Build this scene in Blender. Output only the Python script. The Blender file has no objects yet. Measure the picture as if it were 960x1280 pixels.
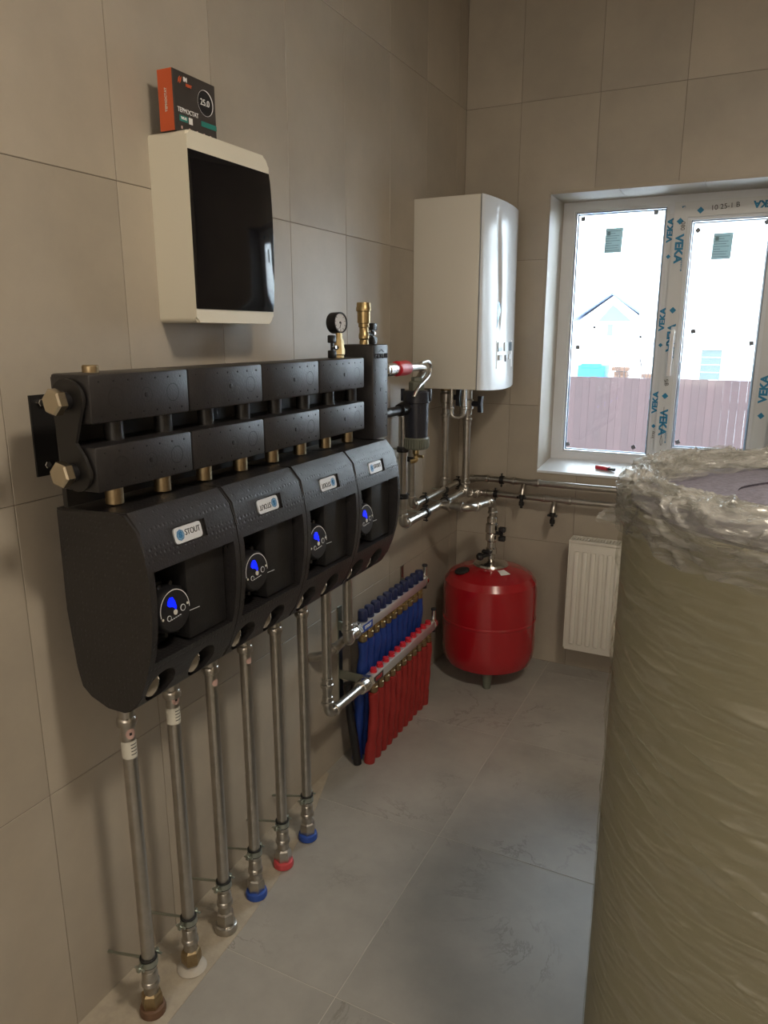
import bpy, bmesh, math, random
from mathutils import Vector, Matrix, noise
R = math.radians; PI = math.pi
random.seed(7)
SC = bpy.context.scene; COL = SC.collection

# ---------------------------------------------------------------- camera
cd = bpy.data.cameras.new('camera'); cam = bpy.data.objects.new('camera', cd); COL.objects.link(cam)
cam.location = (1.1503, 0, 1.44)
cam.rotation_mode = 'XYZ'
cam.rotation_euler = (PI/2 - .23916, 0, .46007)
cd.sensor_fit = 'VERTICAL'; cd.sensor_height = 36; cd.lens = 36*918.05/1280
cd.clip_start = .02; cd.clip_end = 400
SC.camera = cam
# ---------------------------------------------------------------- world, light, exposure
w = bpy.data.worlds.new('overcast'); SC.world = w; w.use_nodes = True
bg = w.node_tree.nodes['Background']; bg.inputs[0].default_value = (.92, .95, 1, 1); bg.inputs[1].default_value = 12
def area(name, loc, size, power, color, rot=(0, 0, 0), sy=None):
    l = bpy.data.lights.new(name, 'AREA'); l.energy = power; l.color = color; l.size = size
    if sy: l.shape = 'RECTANGLE'; l.size_y = sy
    o = bpy.data.objects.new(name, l); COL.objects.link(o); o.location = loc; o.rotation_euler = rot
    return o
area('ceiling_light', (1.65, .75, 2.68), .30, 26, (1, .87, .70))
area('rear_fill_light', (1.35, -1.76, 1.65), 1.9, 46, (1, .98, .95), (PI/2, 0, PI), 1.5)  # added soft fill to brighten the room; the wall behind has no opening
p = area('window_portal', (.815, 3.36, 1.43), .92, 1, (1, 1, 1), (PI/2, 0, 0), 1.1)
p.data.cycles.is_portal = True; p.rotation_euler = (-PI/2, 0, 0)
SC.view_settings.view_transform = 'Standard'; SC.view_settings.look = 'None'
SC.view_settings.gamma = 1; SC.view_settings.use_curve_mapping = False
SC.view_settings.exposure = 0.17

# ---------------------------------------------------------------- materials
def mat(name, col, rough=.5, metal=0, spec=.5, noise_amt=0, nscale=20, bump=0, bscale=80, col2=None, emit=0, coat=0, rand=0, detail=6, bdist=.002):
    m = bpy.data.materials.new(name); m.use_nodes = True; nt = m.node_tree; N = nt.nodes; L = nt.links
    b = N['Principled BSDF']
    b.inputs['Base Color'].default_value = (*col, 1); b.inputs['Roughness'].default_value = rough
    b.inputs['Metallic'].default_value = metal; b.inputs['Specular IOR Level'].default_value = spec
    b.inputs['Coat Weight'].default_value = coat
    if emit: b.inputs['Emission Color'].default_value = (*col, 1); b.inputs['Emission Strength'].default_value = emit
    tc = N.new('ShaderNodeTexCoord'); src = tc.outputs['Object']
    if rand:
        oi = N.new('ShaderNodeObjectInfo'); vm = N.new('ShaderNodeVectorMath'); vm.operation = 'MULTIPLY_ADD'
        cx = N.new('ShaderNodeCombineXYZ')
        for k in range(3): L.new(oi.outputs['Random'], cx.inputs[k])
        L.new(cx.outputs[0], vm.inputs[0]); vm.inputs[1].default_value = (17, 31, 23); L.new(src, vm.inputs[2]); src = vm.outputs[0]
    if noise_amt or col2:
        n = N.new('ShaderNodeTexNoise'); n.inputs['Scale'].default_value = nscale; n.inputs['Detail'].default_value = detail
        n.inputs['Roughness'].default_value = .62; L.new(src, n.inputs['Vector'])
        r = N.new('ShaderNodeValToRGB'); c2 = col2 or tuple(c*(1-noise_amt) for c in col)
        r.color_ramp.elements[0].position = .3; r.color_ramp.elements[0].color = (*c2, 1)
        r.color_ramp.elements[1].position = .7; r.color_ramp.elements[1].color = (*col, 1)
        L.new(n.outputs[0], r.inputs[0]); out = r.outputs[0]
        if rand:
            hs = N.new('ShaderNodeHueSaturation'); mr = N.new('ShaderNodeMapRange')
            mr.inputs['To Min'].default_value = 1-rand*.06; mr.inputs['To Max'].default_value = 1+rand*.06
            L.new(oi.outputs['Random'], mr.inputs[0]); L.new(mr.outputs[0], hs.inputs['Value']); L.new(out, hs.inputs['Color']); out = hs.outputs[0]
        L.new(out, b.inputs['Base Color'])
    if bump:
        n2 = N.new('ShaderNodeTexNoise'); n2.inputs['Scale'].default_value = bscale; n2.inputs['Detail'].default_value = 4; L.new(src, n2.inputs['Vector'])
        bp = N.new('ShaderNodeBump'); bp.inputs['Strength'].default_value = bump; bp.inputs['Distance'].default_value = bdist
        L.new(n2.outputs[0], bp.inputs['Height']); L.new(bp.outputs[0], b.inputs['Normal'])
    return m

M = {}
M['wall'] = mat('wall_tile', (.43, .385, .315), .42, nscale=3.2, col2=(.345, .31, .26), bump=.12, bscale=60, rand=1, detail=8, bdist=.001)
def floor_material():
    m = mat('floor_tile', (.36, .345, .315), .40, nscale=5.0, col2=(.27, .26, .238), rand=1, detail=8)
    nt = m.node_tree; N = nt.nodes; L = nt.links; b = N['Principled BSDF']
    base = b.inputs['Base Color'].links[0].from_socket
    vm = [n for n in N if n.type == 'VECT_MATH'][0].outputs[0]
    ns = N.new('ShaderNodeTexNoise'); ns.inputs['Scale'].default_value = 4.5; ns.inputs['Detail'].default_value = 9; ns.inputs['Roughness'].default_value = .68
    ns.inputs['Distortion'].default_value = .6
    L.new(vm, ns.inputs['Vector'])
    a = N.new('ShaderNodeMath'); a.operation = 'SUBTRACT'; a.inputs[1].default_value = .5; L.new(ns.outputs[0], a.inputs[0])
    ab = N.new('ShaderNodeMath'); ab.operation = 'ABSOLUTE'; L.new(a.outputs[0], ab.inputs[0])
    mr = N.new('ShaderNodeMapRange'); mr.inputs['From Min'].default_value = 0; mr.inputs['From Max'].default_value = .018; mr.inputs['To Min'].default_value = 1; mr.inputs['To Max'].default_value = 0
    L.new(ab.outputs[0], mr.inputs[0])
    n3 = N.new('ShaderNodeTexNoise'); n3.inputs['Scale'].default_value = 3.5; L.new(vm, n3.inputs['Vector'])
    m3 = N.new('ShaderNodeMapRange'); m3.inputs['From Min'].default_value = .52; m3.inputs['From Max'].default_value = .66; L.new(n3.outputs[0], m3.inputs[0])
    mm = N.new('ShaderNodeMath'); mm.operation = 'MULTIPLY'; L.new(mr.outputs[0], mm.inputs[0]); L.new(m3.outputs[0], mm.inputs[1])
    sc = N.new('ShaderNodeMath'); sc.operation = 'MULTIPLY'; sc.inputs[1].default_value = .6; L.new(mm.outputs[0], sc.inputs[0])
    mx = N.new('ShaderNodeMixRGB'); mx.inputs[2].default_value = (.13, .12, .10, 1)
    L.new(sc.outputs[0], mx.inputs[0]); L.new(base, mx.inputs[1]); L.new(mx.outputs[0], b.inputs['Base Color'])
    return m
M['floor'] = floor_material()
M['grout'] = mat('grout', (.20, .175, .145), .9)
M['fgrout'] = mat('floor_grout', (.46, .43, .39), .9)
M['screed'] = mat('screed', (.44, .39, .31), .85, nscale=25, col2=(.34, .30, .24), bump=.4, bscale=120)
M['plain'] = mat('painted_wall', (.46, .40, .33), .6)
M['ceil'] = mat('ceiling_paint', (.7, .68, .64), .8)
M['pvc'] = mat('white_pvc', (.70, .735, .78), .35)
M['film'] = mat('protective_film', (.64, .67, .69), .32, bump=.15, bscale=30)
M['gasket'] = mat('gasket', (.18, .2, .24), .5)
M['spacer'] = mat('spacer_bar', (.45, .55, .68), .3, .6)
M['blueink'] = mat('blue_ink', (.015, .22, .42), .5)
M['ink'] = mat('marker_ink', (.02, .02, .025), .5)
M['paper'] = mat('sticker_paper', (.55, .60, .60), .6)
M['greypaper'] = mat('print_grey', (.25, .29, .30), .6)
M['black_foam'] = mat('black_epp_foam', (.016, .0155, .0165), .46, spec=.5, nscale=60, col2=(.010, .010, .011), bump=.5, bscale=260, bdist=.0008)
for nm_ in ('black_foam2', 'black_foam3'):
    M[nm_] = mat('black_moulded_foam', (.019, .0175, .0185), .40, spec=.62, bump=.5, bscale=260, bdist=.0007, nscale=80, col2=(.012, .011, .012))
def dimple(m):
    nt = m.node_tree; N = nt.nodes; L = nt.links; b = N['Principled BSDF']; old = b.inputs['Normal'].links[0].from_node
    tc = N.new('ShaderNodeTexCoord'); v = N.new('ShaderNodeTexVoronoi'); v.inputs['Scale'].default_value = 95; v.inputs['Randomness'].default_value = .25
    L.new(tc.outputs['Object'], v.inputs['Vector']); mr = N.new('ShaderNodeMapRange'); mr.inputs['From Min'].default_value = .12; mr.inputs['From Max'].default_value = .34
    L.new(v.outputs['Distance'], mr.inputs[0]); bp = N.new('ShaderNodeBump'); bp.inputs['Strength'].default_value = .55; bp.inputs['Distance'].default_value = .001
    L.new(mr.outputs[0], bp.inputs['Height']); L.new(old.outputs[0], bp.inputs['Normal']); L.new(bp.outputs[0], b.inputs['Normal'])
dimple(M['black_foam3'])
M['dark'] = mat('dark_plastic', (.010, .010, .012), .38)
M['dark_matte'] = mat('dark_matte', (.006, .006, .006), .8)
M['blackm'] = mat('black_painted_steel', (.014, .013, .013), .42)
M['steel'] = mat('stainless_steel', (.52, .50, .47), .28, 1, nscale=30, col2=(.42, .40, .36), bump=.08, bscale=50)
M['chrome'] = mat('nickel_plate', (.66, .64, .61), .2, 1)
M['alu'] = mat('rail_steel', (.70, .70, .72), .34, .75)
M['brass'] = mat('brass', (.50, .38, .20), .34, 1, nscale=60, col2=(.36, .27, .13))
M['dullbrass'] = mat('dull_brass', (.42, .33, .20), .42, 1, nscale=60, col2=(.30, .22, .12))
M['bronzecap'] = mat('nickel_brass_plug', (.62, .55, .42), .26, 1)
M['cream'] = mat('cream_plastic', (.70, .67, .56), .38)
M['smoke'] = mat('smoked_cover', (.004, .004, .006), .06, spec=.35)
M['orange'] = mat('orange_card', (.58, .10, .03), .55)
M['boxdark'] = mat('dark_card', (.045, .04, .038), .42)
M['teal'] = mat('teal_print', (.02, .20, .17), .5)
M['white'] = mat('white_print', (.82, .82, .82), .4)
M['whiteplate'] = mat('badge_plate', (.60, .63, .68), .3)
M['badgeblue'] = mat('badge_blue', (.04, .20, .45), .4)
M['badgelight'] = mat('badge_light_blue', (.25, .48, .72), .4)
M['led'] = mat('blue_led', (.0, .01, 1), .4, emit=1.3)
M['boiler'] = mat('boiler_enamel', (.60, .58, .52), .3, spec=.5)
M['boilerf'] = mat('boiler_front', (.70, .72, .74), .22, spec=.45)
M['cyan'] = mat('cyan_strip', (.02, .42, .75), .2)
M['lcd'] = mat('grey_display', (.14, .20, .26), .15)
M['lgrey'] = mat('light_grey_plastic', (.62, .65, .68), .35)
M['thermo'] = mat('thermometer_dial', (.30, .27, .22), .4)
M['red'] = mat('red_enamel', (.34, .008, .014), .22, spec=.6, coat=.3)
M['redp'] = mat('red_plastic', (.55, .02, .035), .35)
M['redsleeve'] = mat('red_sleeve', (.33, .022, .020), .55, bump=.4, bscale=60, nscale=14, col2=(.24, .014, .013))
M['bluesleeve'] = mat('blue_sleeve', (.010, .045, .27), .5, bump=.4, bscale=60, nscale=14, col2=(.006, .027, .17))
M['bluecap'] = mat('navy_cap', (.010, .018, .075), .4)
M['rad'] = mat('radiator_enamel', (.72, .70, .64), .35)
M['olivegrey'] = mat('olive_grey_plastic', (.13, .14, .11), .45)
M['navyplastic'] = mat('blue_black_plastic', (.018, .020, .030), .36)
M['zinc'] = mat('zinc_clip', (.42, .46, .42), .36, 1)
M['rubber'] = mat('black_rubber', (.015, .015, .015), .6)
M['tapeblue'] = mat('blue_tape', (.02, .07, .35), .5)
M['tapered'] = mat('red_tape', (.50, .06, .07), .5)
M['tapeclear'] = mat('pale_plaster_ring', (.45, .42, .37), .7)
M['tapebrown'] = mat('rusty_collar', (.13, .07, .04), .6)
M['pinkst'] = mat('pink_sticker', (.62, .42, .38), .5)
M['whitest'] = mat('white_sticker', (.60, .59, .52), .55)
M['olive'] = mat('olive_insulation_jacket', (.29, .275, .19), .5, nscale=2.5, col2=(.26, .245, .168))
M['foamlid'] = mat('grey_foam', (.20, .19, .24), .9, bump=.9, bscale=150, nscale=140, col2=(.11, .105, .14))
M['maroon'] = mat('maroon_print', (.25, .05, .06), .5)
M['fence'] = mat('red_brown_boards', (.052, .025, .025), .6, nscale=3, col2=(.042, .021, .021), rand=2)
M['snow'] = mat('snow', (.85, .88, .92), .8)
M['house'] = mat('pale_render', (.75, .76, .78), .8)
M['siding'] = mat('white_siding', (.70, .70, .70), .7)
M['faintgrey'] = mat('blue_grey_boards', (.10, .13, .22), .7)
M['greyfar'] = mat('grey_window', (.055, .085, .085), .5)
M['bluebox'] = mat('blue_tarpaulin', (.01, .13, .42), .5)
M['brown'] = mat('brown_timber', (.10, .05, .03), .7)
M['twig'] = mat('bare_twig', (.05, .035, .035), .8)
def glass_mat():
    m = bpy.data.materials.new('window_glass'); m.use_nodes = True; N = m.node_tree.nodes; L = m.node_tree.links
    N.clear(); o = N.new('ShaderNodeOutputMaterial'); mx = N.new('ShaderNodeMixShader'); t = N.new('ShaderNodeBsdfTransparent'); g = N.new('ShaderNodeBsdfGlossy')
    t.inputs[0].default_value = (.90, .93, .94, 1); g.inputs['Roughness'].default_value = .02
    f = N.new('ShaderNodeFresnel'); f.inputs[0].default_value = 1.35
    L.new(f.outputs[0], mx.inputs[0]); L.new(t.outputs[0], mx.inputs[1]); L.new(g.outputs[0], mx.inputs[2]); L.new(mx.outputs[0], o.inputs[0])
    return m
M['glass'] = glass_mat()
def paper_mat(name, col, tr):
    m = bpy.data.materials.new(name); m.use_nodes = True; N = m.node_tree.nodes; L = m.node_tree.links
    b_ = N['Principled BSDF']; b_.inputs['Base Color'].default_value = (*col, 1); b_.inputs['Roughness'].default_value = .7
    t = N.new('ShaderNodeBsdfTranslucent'); t.inputs[0].default_value = (*col, 1); mx = N.new('ShaderNodeMixShader'); mx.inputs[0].default_value = tr
    L.new(b_.outputs[0], mx.inputs[1]); L.new(t.outputs[0], mx.inputs[2]); L.new(mx.outputs[0], N['Material Output'].inputs[0]); return m
M['paper'] = paper_mat('sticker_paper', (.42, .50, .50), .55)
M['greypaper'] = paper_mat('print_grey', (.18, .22, .22), .45)
def stretch_film(name, base, rough, milk, bstr=.5):
    # real thin plastic film: part clear, part glossy, part milky scatter; denser where the film is gathered
    m = bpy.data.materials.new(name); m.use_nodes = True; N = m.node_tree.nodes; L = m.node_tree.links
    N.clear(); o = N.new('ShaderNodeOutputMaterial'); t = N.new('ShaderNodeBsdfTransparent'); t.inputs[0].default_value = (.97, .97, .95, 1)
    pb = N.new('ShaderNodeBsdfPrincipled'); pb.inputs['Base Color'].default_value = (*base, 1); pb.inputs['Roughness'].default_value = rough
    pb.inputs['Specular IOR Level'].default_value = .9
    tc = N.new('ShaderNodeTexCoord'); mp = N.new('ShaderNodeMapping'); mp.inputs['Scale'].default_value = (4, 4, 26); mp.inputs['Rotation'].default_value = (.12, .22, 0)
    n = N.new('ShaderNodeTexNoise'); n.inputs['Scale'].default_value = 2.4; n.inputs['Detail'].default_value = 8; n.inputs['Distortion'].default_value = 1.2
    L.new(tc.outputs['Object'], mp.inputs[0]); L.new(mp.outputs[0], n.inputs['Vector'])
    r = N.new('ShaderNodeMapRange'); r.inputs['From Min'].default_value = .42; r.inputs['From Max'].default_value = .75
    r.inputs['To Min'].default_value = milk*.35; r.inputs['To Max'].default_value = min(1, milk*1.9); L.new(n.outputs[0], r.inputs[0])
    bp = N.new('ShaderNodeBump'); bp.inputs['Strength'].default_value = bstr; bp.inputs['Distance'].default_value = .003
    L.new(n.outputs[0], bp.inputs['Height']); L.new(bp.outputs[0], pb.inputs['Normal'])
    mx = N.new('ShaderNodeMixShader'); L.new(r.outputs[0], mx.inputs[0]); L.new(t.outputs[0], mx.inputs[1]); L.new(pb.outputs[0], mx.inputs[2]); L.new(mx.outputs[0], o.inputs[0])
    return m
M['wrap'] = stretch_film('stretch_wrap', (.50, .49, .42), .15, .20, .18)
M['gather'] = stretch_film('gathered_wrap', (.40, .40, .385), .2, .52, .9)

# ---------------------------------------------------------------- mesh helpers
def basis(axis):
    a = Vector(axis).normalized(); t = Vector((0, 0, 1)) if abs(a.z) < .9 else Vector((1, 0, 0))
    u = a.cross(t).normalized(); return u, a.cross(u).normalized(), a      # u, v, axis
def bx(bm, lo, hi, bev=0, seg=2):
    lo = Vector(lo); hi = Vector(hi); c = (lo+hi)/2; s = hi-lo
    r = bmesh.ops.create_cube(bm, size=1, matrix=Matrix.Translation(c) @ Matrix.Diagonal((*s, 1)))
    if bev:
        es = list({e for v in r['verts'] for e in v.link_edges})
        bmesh.ops.bevel(bm, geom=es, offset=bev, segments=seg, affect='EDGES', profile=.5)
    return bm
def lathe(bm, prof, origin, axis=(0, 0, 1), n=24, smooth=True, rot=0):
    """prof: list of (radius, distance along axis)"""
    u, v, a = basis(axis); o = Vector(origin); rings = []
    for r, t in prof:
        if r < 1e-6: rings.append([bm.verts.new(o+a*t)])
        else: rings.append([bm.verts.new(o+a*t+(u*math.cos(2*PI*k/n+rot)+v*math.sin(2*PI*k/n+rot))*r) for k in range(n)])
    for A, B in zip(rings, rings[1:]):
        for k in range(n):
            k2 = (k+1) % n
            if len(A) == 1 and len(B) == 1: break
            if len(A) == 1: f = (A[0], B[k2], B[k])
            elif len(B) == 1: f = (A[k], A[k2], B[0])
            else: f = (A[k], A[k2], B[k2], B[k])
            bm.faces.new(f).smooth = smooth
    for rg, fl in ((rings[0], True), (rings[-1], False)):
        if len(rg) > 1: bm.faces.new(rg if not fl else rg[::-1])
    return bm
def cyl(bm, p, q, r, n=20, r2=None):
    p = Vector(p); q = Vector(q); return lathe(bm, [(r, 0), (r2 or r, (q-p).length)], p, q-p, n)
def hexn(bm, p, q, r):
    p = Vector(p); q = Vector(q); l = (q-p).length
    return lathe(bm, [(r*.9, 0), (r, l*.12), (r, l*.88), (r*.9, l)], p, q-p, 6, False)
def path(pts, bend, k=6):
    P = [Vector(a) for a in pts]; out = [P[0]]
    for i in range(1, len(P)-1):
        a = (P[i-1]-P[i]); b = (P[i+1]-P[i]); d = min(bend, a.length*.49, b.length*.49); a.normalize(); b.normalize()
        s = P[i]+a*d; e = P[i]+b*d
        for j in range(k+1):
            t = j/k; out.append(s*(1-t)**2+P[i]*2*t*(1-t)+e*t*t)
    out.append(P[-1]); return out
def tube(bm, pts, r, bend=.03, n=14, k=6, cap=True):
    P = path(pts, bend, k) if len(pts) > 2 else [Vector(a) for a in pts]
    T = [(P[min(i+1, len(P)-1)]-P[max(i-1, 0)]).normalized() for i in range(len(P))]
    u, v, _ = basis(T[0]); rings = []
    for p, t in zip(P, T):
        u = (u-t*u.dot(t)).normalized(); v = t.cross(u)
        rings.append([bm.verts.new(p+(u*math.cos(2*PI*j/n)+v*math.sin(2*PI*j/n))*(r(p) if callable(r) else r)) for j in range(n)])
    for A, B in zip(rings, rings[1:]):
        for j in range(n): bm.faces.new((A[j], A[(j+1) % n], B[(j+1) % n], B[j])).smooth = True
    if cap: bm.faces.new(rings[0][::-1]); bm.faces.new(rings[-1])
    return bm
def sleeve(bm, p, d, r, l=.03, g=1.22):
    """press fitting collar centred at p along d"""
    d = Vector(d).normalized(); p = Vector(p)-d*l/2
    return lathe(bm, [(r*1.02, 0), (r*g*.94, .001), (r*g*.94, l*.55), (r*g*1.1, l*.62), (r*g*1.15, l*.78), (r*g*1.1, l*.94), (r*1.02, l)], p, d, 20)
def prism(bm, poly, fn):
    """poly list of (a,b); fn(a,b,side)->xyz for side 0/1"""
    A = [bm.verts.new(fn(a, b, 0)) for a, b in poly]; B = [bm.verts.new(fn(a, b, 1)) for a, b in poly]; n = len(poly)
    bm.faces.new(A[::-1]); bm.faces.new(B)
    for i in range(n): bm.faces.new((A[i], A[(i+1) % n], B[(i+1) % n], B[i]))
    return bm
ORG = {}
def empty(name, loc, label, cat, group=None):
    o = bpy.data.objects.new(name, None); COL.objects.link(o); o.location = loc; o.empty_display_size = .05
    ORG[o.name] = Vector(loc); tag(o, label, cat, group); return o
def tag(o, label=None, cat=None, group=None, kind=None):
    if label: o['label'] = label
    if cat: o['category'] = cat
    if group: o['group'] = group
    if kind: o['kind'] = kind
    return o
def obj(name, bm, m, parent=None, label=None, kind=None, sharp=35, recalc=True):
    if recalc: bmesh.ops.recalc_face_normals(bm, faces=bm.faces)
    c = Vector((0, 0, 0))
    if bm.verts:
        xs = [v.co for v in bm.verts]
        c = Vector([(min(v[i] for v in xs)+max(v[i] for v in xs))/2 for i in range(3)])
    bmesh.ops.translate(bm, verts=bm.verts, vec=-c)
    me = bpy.data.meshes.new(name); bm.to_mesh(me); bm.free(); me.materials.append(M[m] if isinstance(m, str) else m)
    if sharp: me.set_sharp_from_angle(angle=R(sharp))
    return place(name, me, c, parent, label, kind)
def place(name, me, c, parent=None, label=None, kind=None):
    o = bpy.data.objects.new(name, me); COL.objects.link(o); ORG[o.name] = Vector(c)
    o.location = Vector(c) - (ORG[parent.name] if parent else Vector((0, 0, 0)))
    if parent: o.parent = parent
    tag(o, label, kind=kind); return o
def B(): return bmesh.new()
def text(name, s, size, pos, right, up, m, parent, bold=.0, depth=.0004, align='CENTER', sx=1):
    c = bpy.data.curves.new(name, 'FONT'); c.body = s; c.size = size; c.align_x = align; c.align_y = 'CENTER'; c.extrude = depth; c.offset = bold*size*1.6
    t = bpy.data.objects.new('t', c); COL.objects.link(t)
    me = bpy.data.meshes.new_from_object(t.evaluated_get(bpy.context.evaluated_depsgraph_get()))
    bpy.data.objects.remove(t); bpy.data.curves.remove(c)
    r = Vector(right).normalized(); u = Vector(up).normalized(); n = r.cross(u)
    mt = Matrix(((r.x*sx, u.x, n.x, 0), (r.y*sx, u.y, n.y, 0), (r.z*sx, u.z, n.z, 0), (0, 0, 0, 1)))
    me.transform(mt); me.materials.clear(); me.materials.append(M[m])
    me.name = name
    return place(name, me, pos, parent)
def copy_tree(o, parent=None):
    c = o.copy(); COL.objects.link(c); c.parent = parent
    for ch in list(o.children): copy_tree(ch, c)
    return c
def booled(bm, cutters):
    """subtract cutter bmeshes, return new bmesh"""
    me = bpy.data.meshes.new('t'); bmesh.ops.recalc_face_normals(bm, faces=bm.faces); bm.to_mesh(me); bm.free(); o = bpy.data.objects.new('t', me); COL.objects.link(o); cs = []
    for cb in cutters:
        bmesh.ops.recalc_face_normals(cb, faces=cb.faces)
        m2 = bpy.data.meshes.new('c'); cb.to_mesh(m2); cb.free(); c = bpy.data.objects.new('c', m2); COL.objects.link(c); cs.append(c)
        md = o.modifiers.new('b', 'BOOLEAN'); md.operation = 'DIFFERENCE'; md.object = c; md.solver = 'EXACT'
    bpy.context.view_layer.update()
    r = bpy.data.meshes.new_from_object(o.evaluated_get(bpy.context.evaluated_depsgraph_get()))
    nb = B(); nb.from_mesh(r); bpy.data.objects.remove(o)
    for c in cs: bpy.data.objects.remove(c)
    bpy.data.meshes.remove(r); return nb

# ---------------------------------------------------------------- setting
DY = 3.073
WX0, WX1, WZ0, WZ1 = .357, 1.262, .866, 1.975
def struct(name, bm, m): return obj(name, bm, m, kind='structure')
b = B(); bx(b, (-.1, -1.8, -.12), (2.7, 3.3, -.0008)); floor = struct('floor', b, 'fgrout')
b = B(); bx(b, (-.12, -1.8, -.006), (-.0015, 3.3, 2.75)); wl = struct('wall_left', b, 'grout')
b = B(); y0, y1 = DY+.0015, 3.43
bx(b, (-.0015, y0, -.006), (WX0-.004, y1, 2.75)); bx(b, (WX1+.004, y0, -.006), (2.7, y1, 2.75))
bx(b, (WX0-.004, y0, -.006), (WX1+.004, y1, WZ0-.006)); bx(b, (WX0-.004, y0, WZ1+.004), (WX1+.004, y1, 2.75))
wb = struct('wall_back', b, 'grout')
b = B(); bx(b, (2.6, -1.8, -.006), (2.72, 3.079, 2.75)); struct('wall_right', b, 'plain')
b = B(); bx(b, (-.12, -1.92, -.12), (2.72, -1.8, 2.75)); struct('wall_front', b, 'plain')
b = B(); bx(b, (-.12, -1.92, 2.75), (2.72, 3.43, 2.87)); struct('ceiling', b, 'ceil')
G = .0008
def tile_obj(lo, hi, m, parent, cache={}):
    s = tuple(round(hi[i]-lo[i], 4) for i in range(3)); key = (s, m)
    if key not in cache:
        t = B(); bx(t, [-q/2 for q in s], [q/2 for q in s]); me = bpy.data.meshes.new('tile')
        big = sorted(range(3), key=lambda i: s[i])[0]
        es = [e for e in t.edges]; bmesh.ops.bevel(t, geom=es, offset=.0007, segments=1, affect='EDGES')
        t.to_mesh(me); t.free(); me.materials.append(M[m]); cache[key] = me
    c = [(lo[i]+hi[i])/2 for i in range(3)]
    return place('tile', cache[key], c, parent)
def grid(seams, a, b_): 
    s = [a]+[q for q in seams if a+.01 < q < b_-.01]+[b_]; return list(zip(s, s[1:]))
ZS = [.5575, 1.1425, 1.7275, 2.3125]
for (ya, yb) in grid([1.150+.3045*k for k in range(-10, 8)], -1.8, DY):
    for (za, zb) in grid(ZS, 0, 2.75):
        tile_obj((-.0055, ya+G, za+G), (0, yb-G, zb-G), 'wall', wl)
xs = [.228+.3015*k for k in range(0, 9)]
for (xa, xb) in grid(xs, 0, 2.6):
    for (za, zb) in grid(ZS, 0, 2.75):
        # cut the tile around the window opening
        rects = []
        ox0, ox1, oz0, oz1 = max(xa, WX0), min(xb, WX1), max(za, WZ0), min(zb, WZ1)
        if ox0 >= ox1 or oz0 >= oz1: rects = [(xa, xb, za, zb)]
        else:
            if xa < ox0: rects.append((xa, ox0, za, zb))
            if ox1 < xb: rects.append((ox1, xb, za, zb))
            if za < oz0: rects.append((ox0, ox1, za, oz0))
            if oz1 < zb: rects.append((ox0, ox1, oz1, zb))
        if len(rects) == 1 and (rects[0][1]-rects[0][0]) > .02:
            r = rects[0]; g2 = [G if r[i] == q else 0 for i, q in enumerate((xa, xb, za, zb))]
            tile_obj((r[0]+g2[0], DY, r[2]+g2[2]), (r[1]-g2[1], DY+.006, r[3]-g2[3]), 'wall', wb)
        elif rects:
            t = B()
            for r in rects:
                g2 = [G if r[i] == q else 0 for i, q in enumerate((xa, xb, za, zb))]
                bx(t, (r[0]+g2[0], DY, r[2]+g2[2]), (r[1]-g2[1], DY+.006, r[3]-g2[3]))
            obj('tile', t, 'wall', wb)
for (xa, xb) in grid([.46+.606*k for k in range(0, 5)], 0, 2.6):
    for (ya, yb) in grid([1.149+.606*k for k in range(-6, 5)], -1.8, DY):
        tile_obj((xa+G, ya+G, -.006), (xb-G, yb-G, 0), 'floor', floor)
b = B(); prism(b, [(0, .2), (.205, .2), (.170, .93), (.155, 1.22), (.138, 1.39), (.07, 1.70), (.012, 1.88), (0, 1.88)], lambda a, c, s: (a, c, .0018*s)); obj('screed_strip', b, 'screed', floor)
# reveal tiles (tiled jambs and head) and sill
b = B()
bx(b, (WX0-.004, DY-.001, WZ0), (WX0+.004, 3.305, WZ1), .001, 1); struct('trim_1', b, 'wall')
b = B(); bx(b, (WX1-.004, DY-.001, WZ0), (WX1+.004, 3.305, WZ1), .001, 1); struct('trim_2', b, 'wall')
trim3 = None
for i, (xa, xb) in enumerate([(WX0+.004, .62), (.62, .92), (.92, WX1-.004)]):
    b = B(); bx(b, (xa+G*(i > 0), DY-.001, WZ1-.006), (xb-G*(i < 2), 3.305, WZ1+.004))
    if trim3 is None: trim3 = struct('trim_3', b, 'wall')
    else: obj('tile', b, 'wall', trim3)
b = B(); prism(b, [(DY-.006, WZ0-.006), (DY-.006, WZ0+.004), (3.31, WZ0+.024), (3.31, WZ0-.006)], lambda a, c, s: ((WX0+.004, WX1-.004)[s], a, c)); struct('windowsill', b, 'pvc')

# ---------------------------------------------------------------- window
FY = 3.300
win = empty('window_1', (.81, FY, .89), 'white pvc double window half covered in printed protective film', 'window'); win['kind'] = 'structure'
del win['category']
def frame(bm, x0, x1, z0, z1, wd, ya, yb, bev=.004):
    """mitred rectangular frame, wd = (left,right,bottom,top) widths"""
    l, r, bo, t = wd
    O = [(x0, z0), (x1, z0), (x1, z1), (x0, z1)]; I = [(x0+l, z0+bo), (x1-r, z0+bo), (x1-r, z1-t), (x0+l, z1-t)]
    for k in range(4):
        k2 = (k+1) % 4
        prism(bm, [O[k], O[k2], I[k2], I[k]], lambda a, c, s: (a, ya if s == 0 else yb, c))
    return bm
b = B(); frame(b, WX0+.004, WX1-.004, .888, 1.969, (.046, .046, .029, .033), FY, FY+.07)
bx(b, (.782, FY, .917), (.826, FY+.07, 1.936)); fr = obj('window_frame', b, 'pvc', win)
b = B(); frame(b, .403, .782, .917, 1.936, (.010, .010, .008, .008), FY+.004, FY+.05); obj('glazing_bead', b, 'pvc', win)
b = B(); frame(b, .802, 1.218, .903, 1.940, (.052, .052, .050, .058), FY-.016, FY+.045); sash = obj('opening_sash', b, 'film', win)
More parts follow.
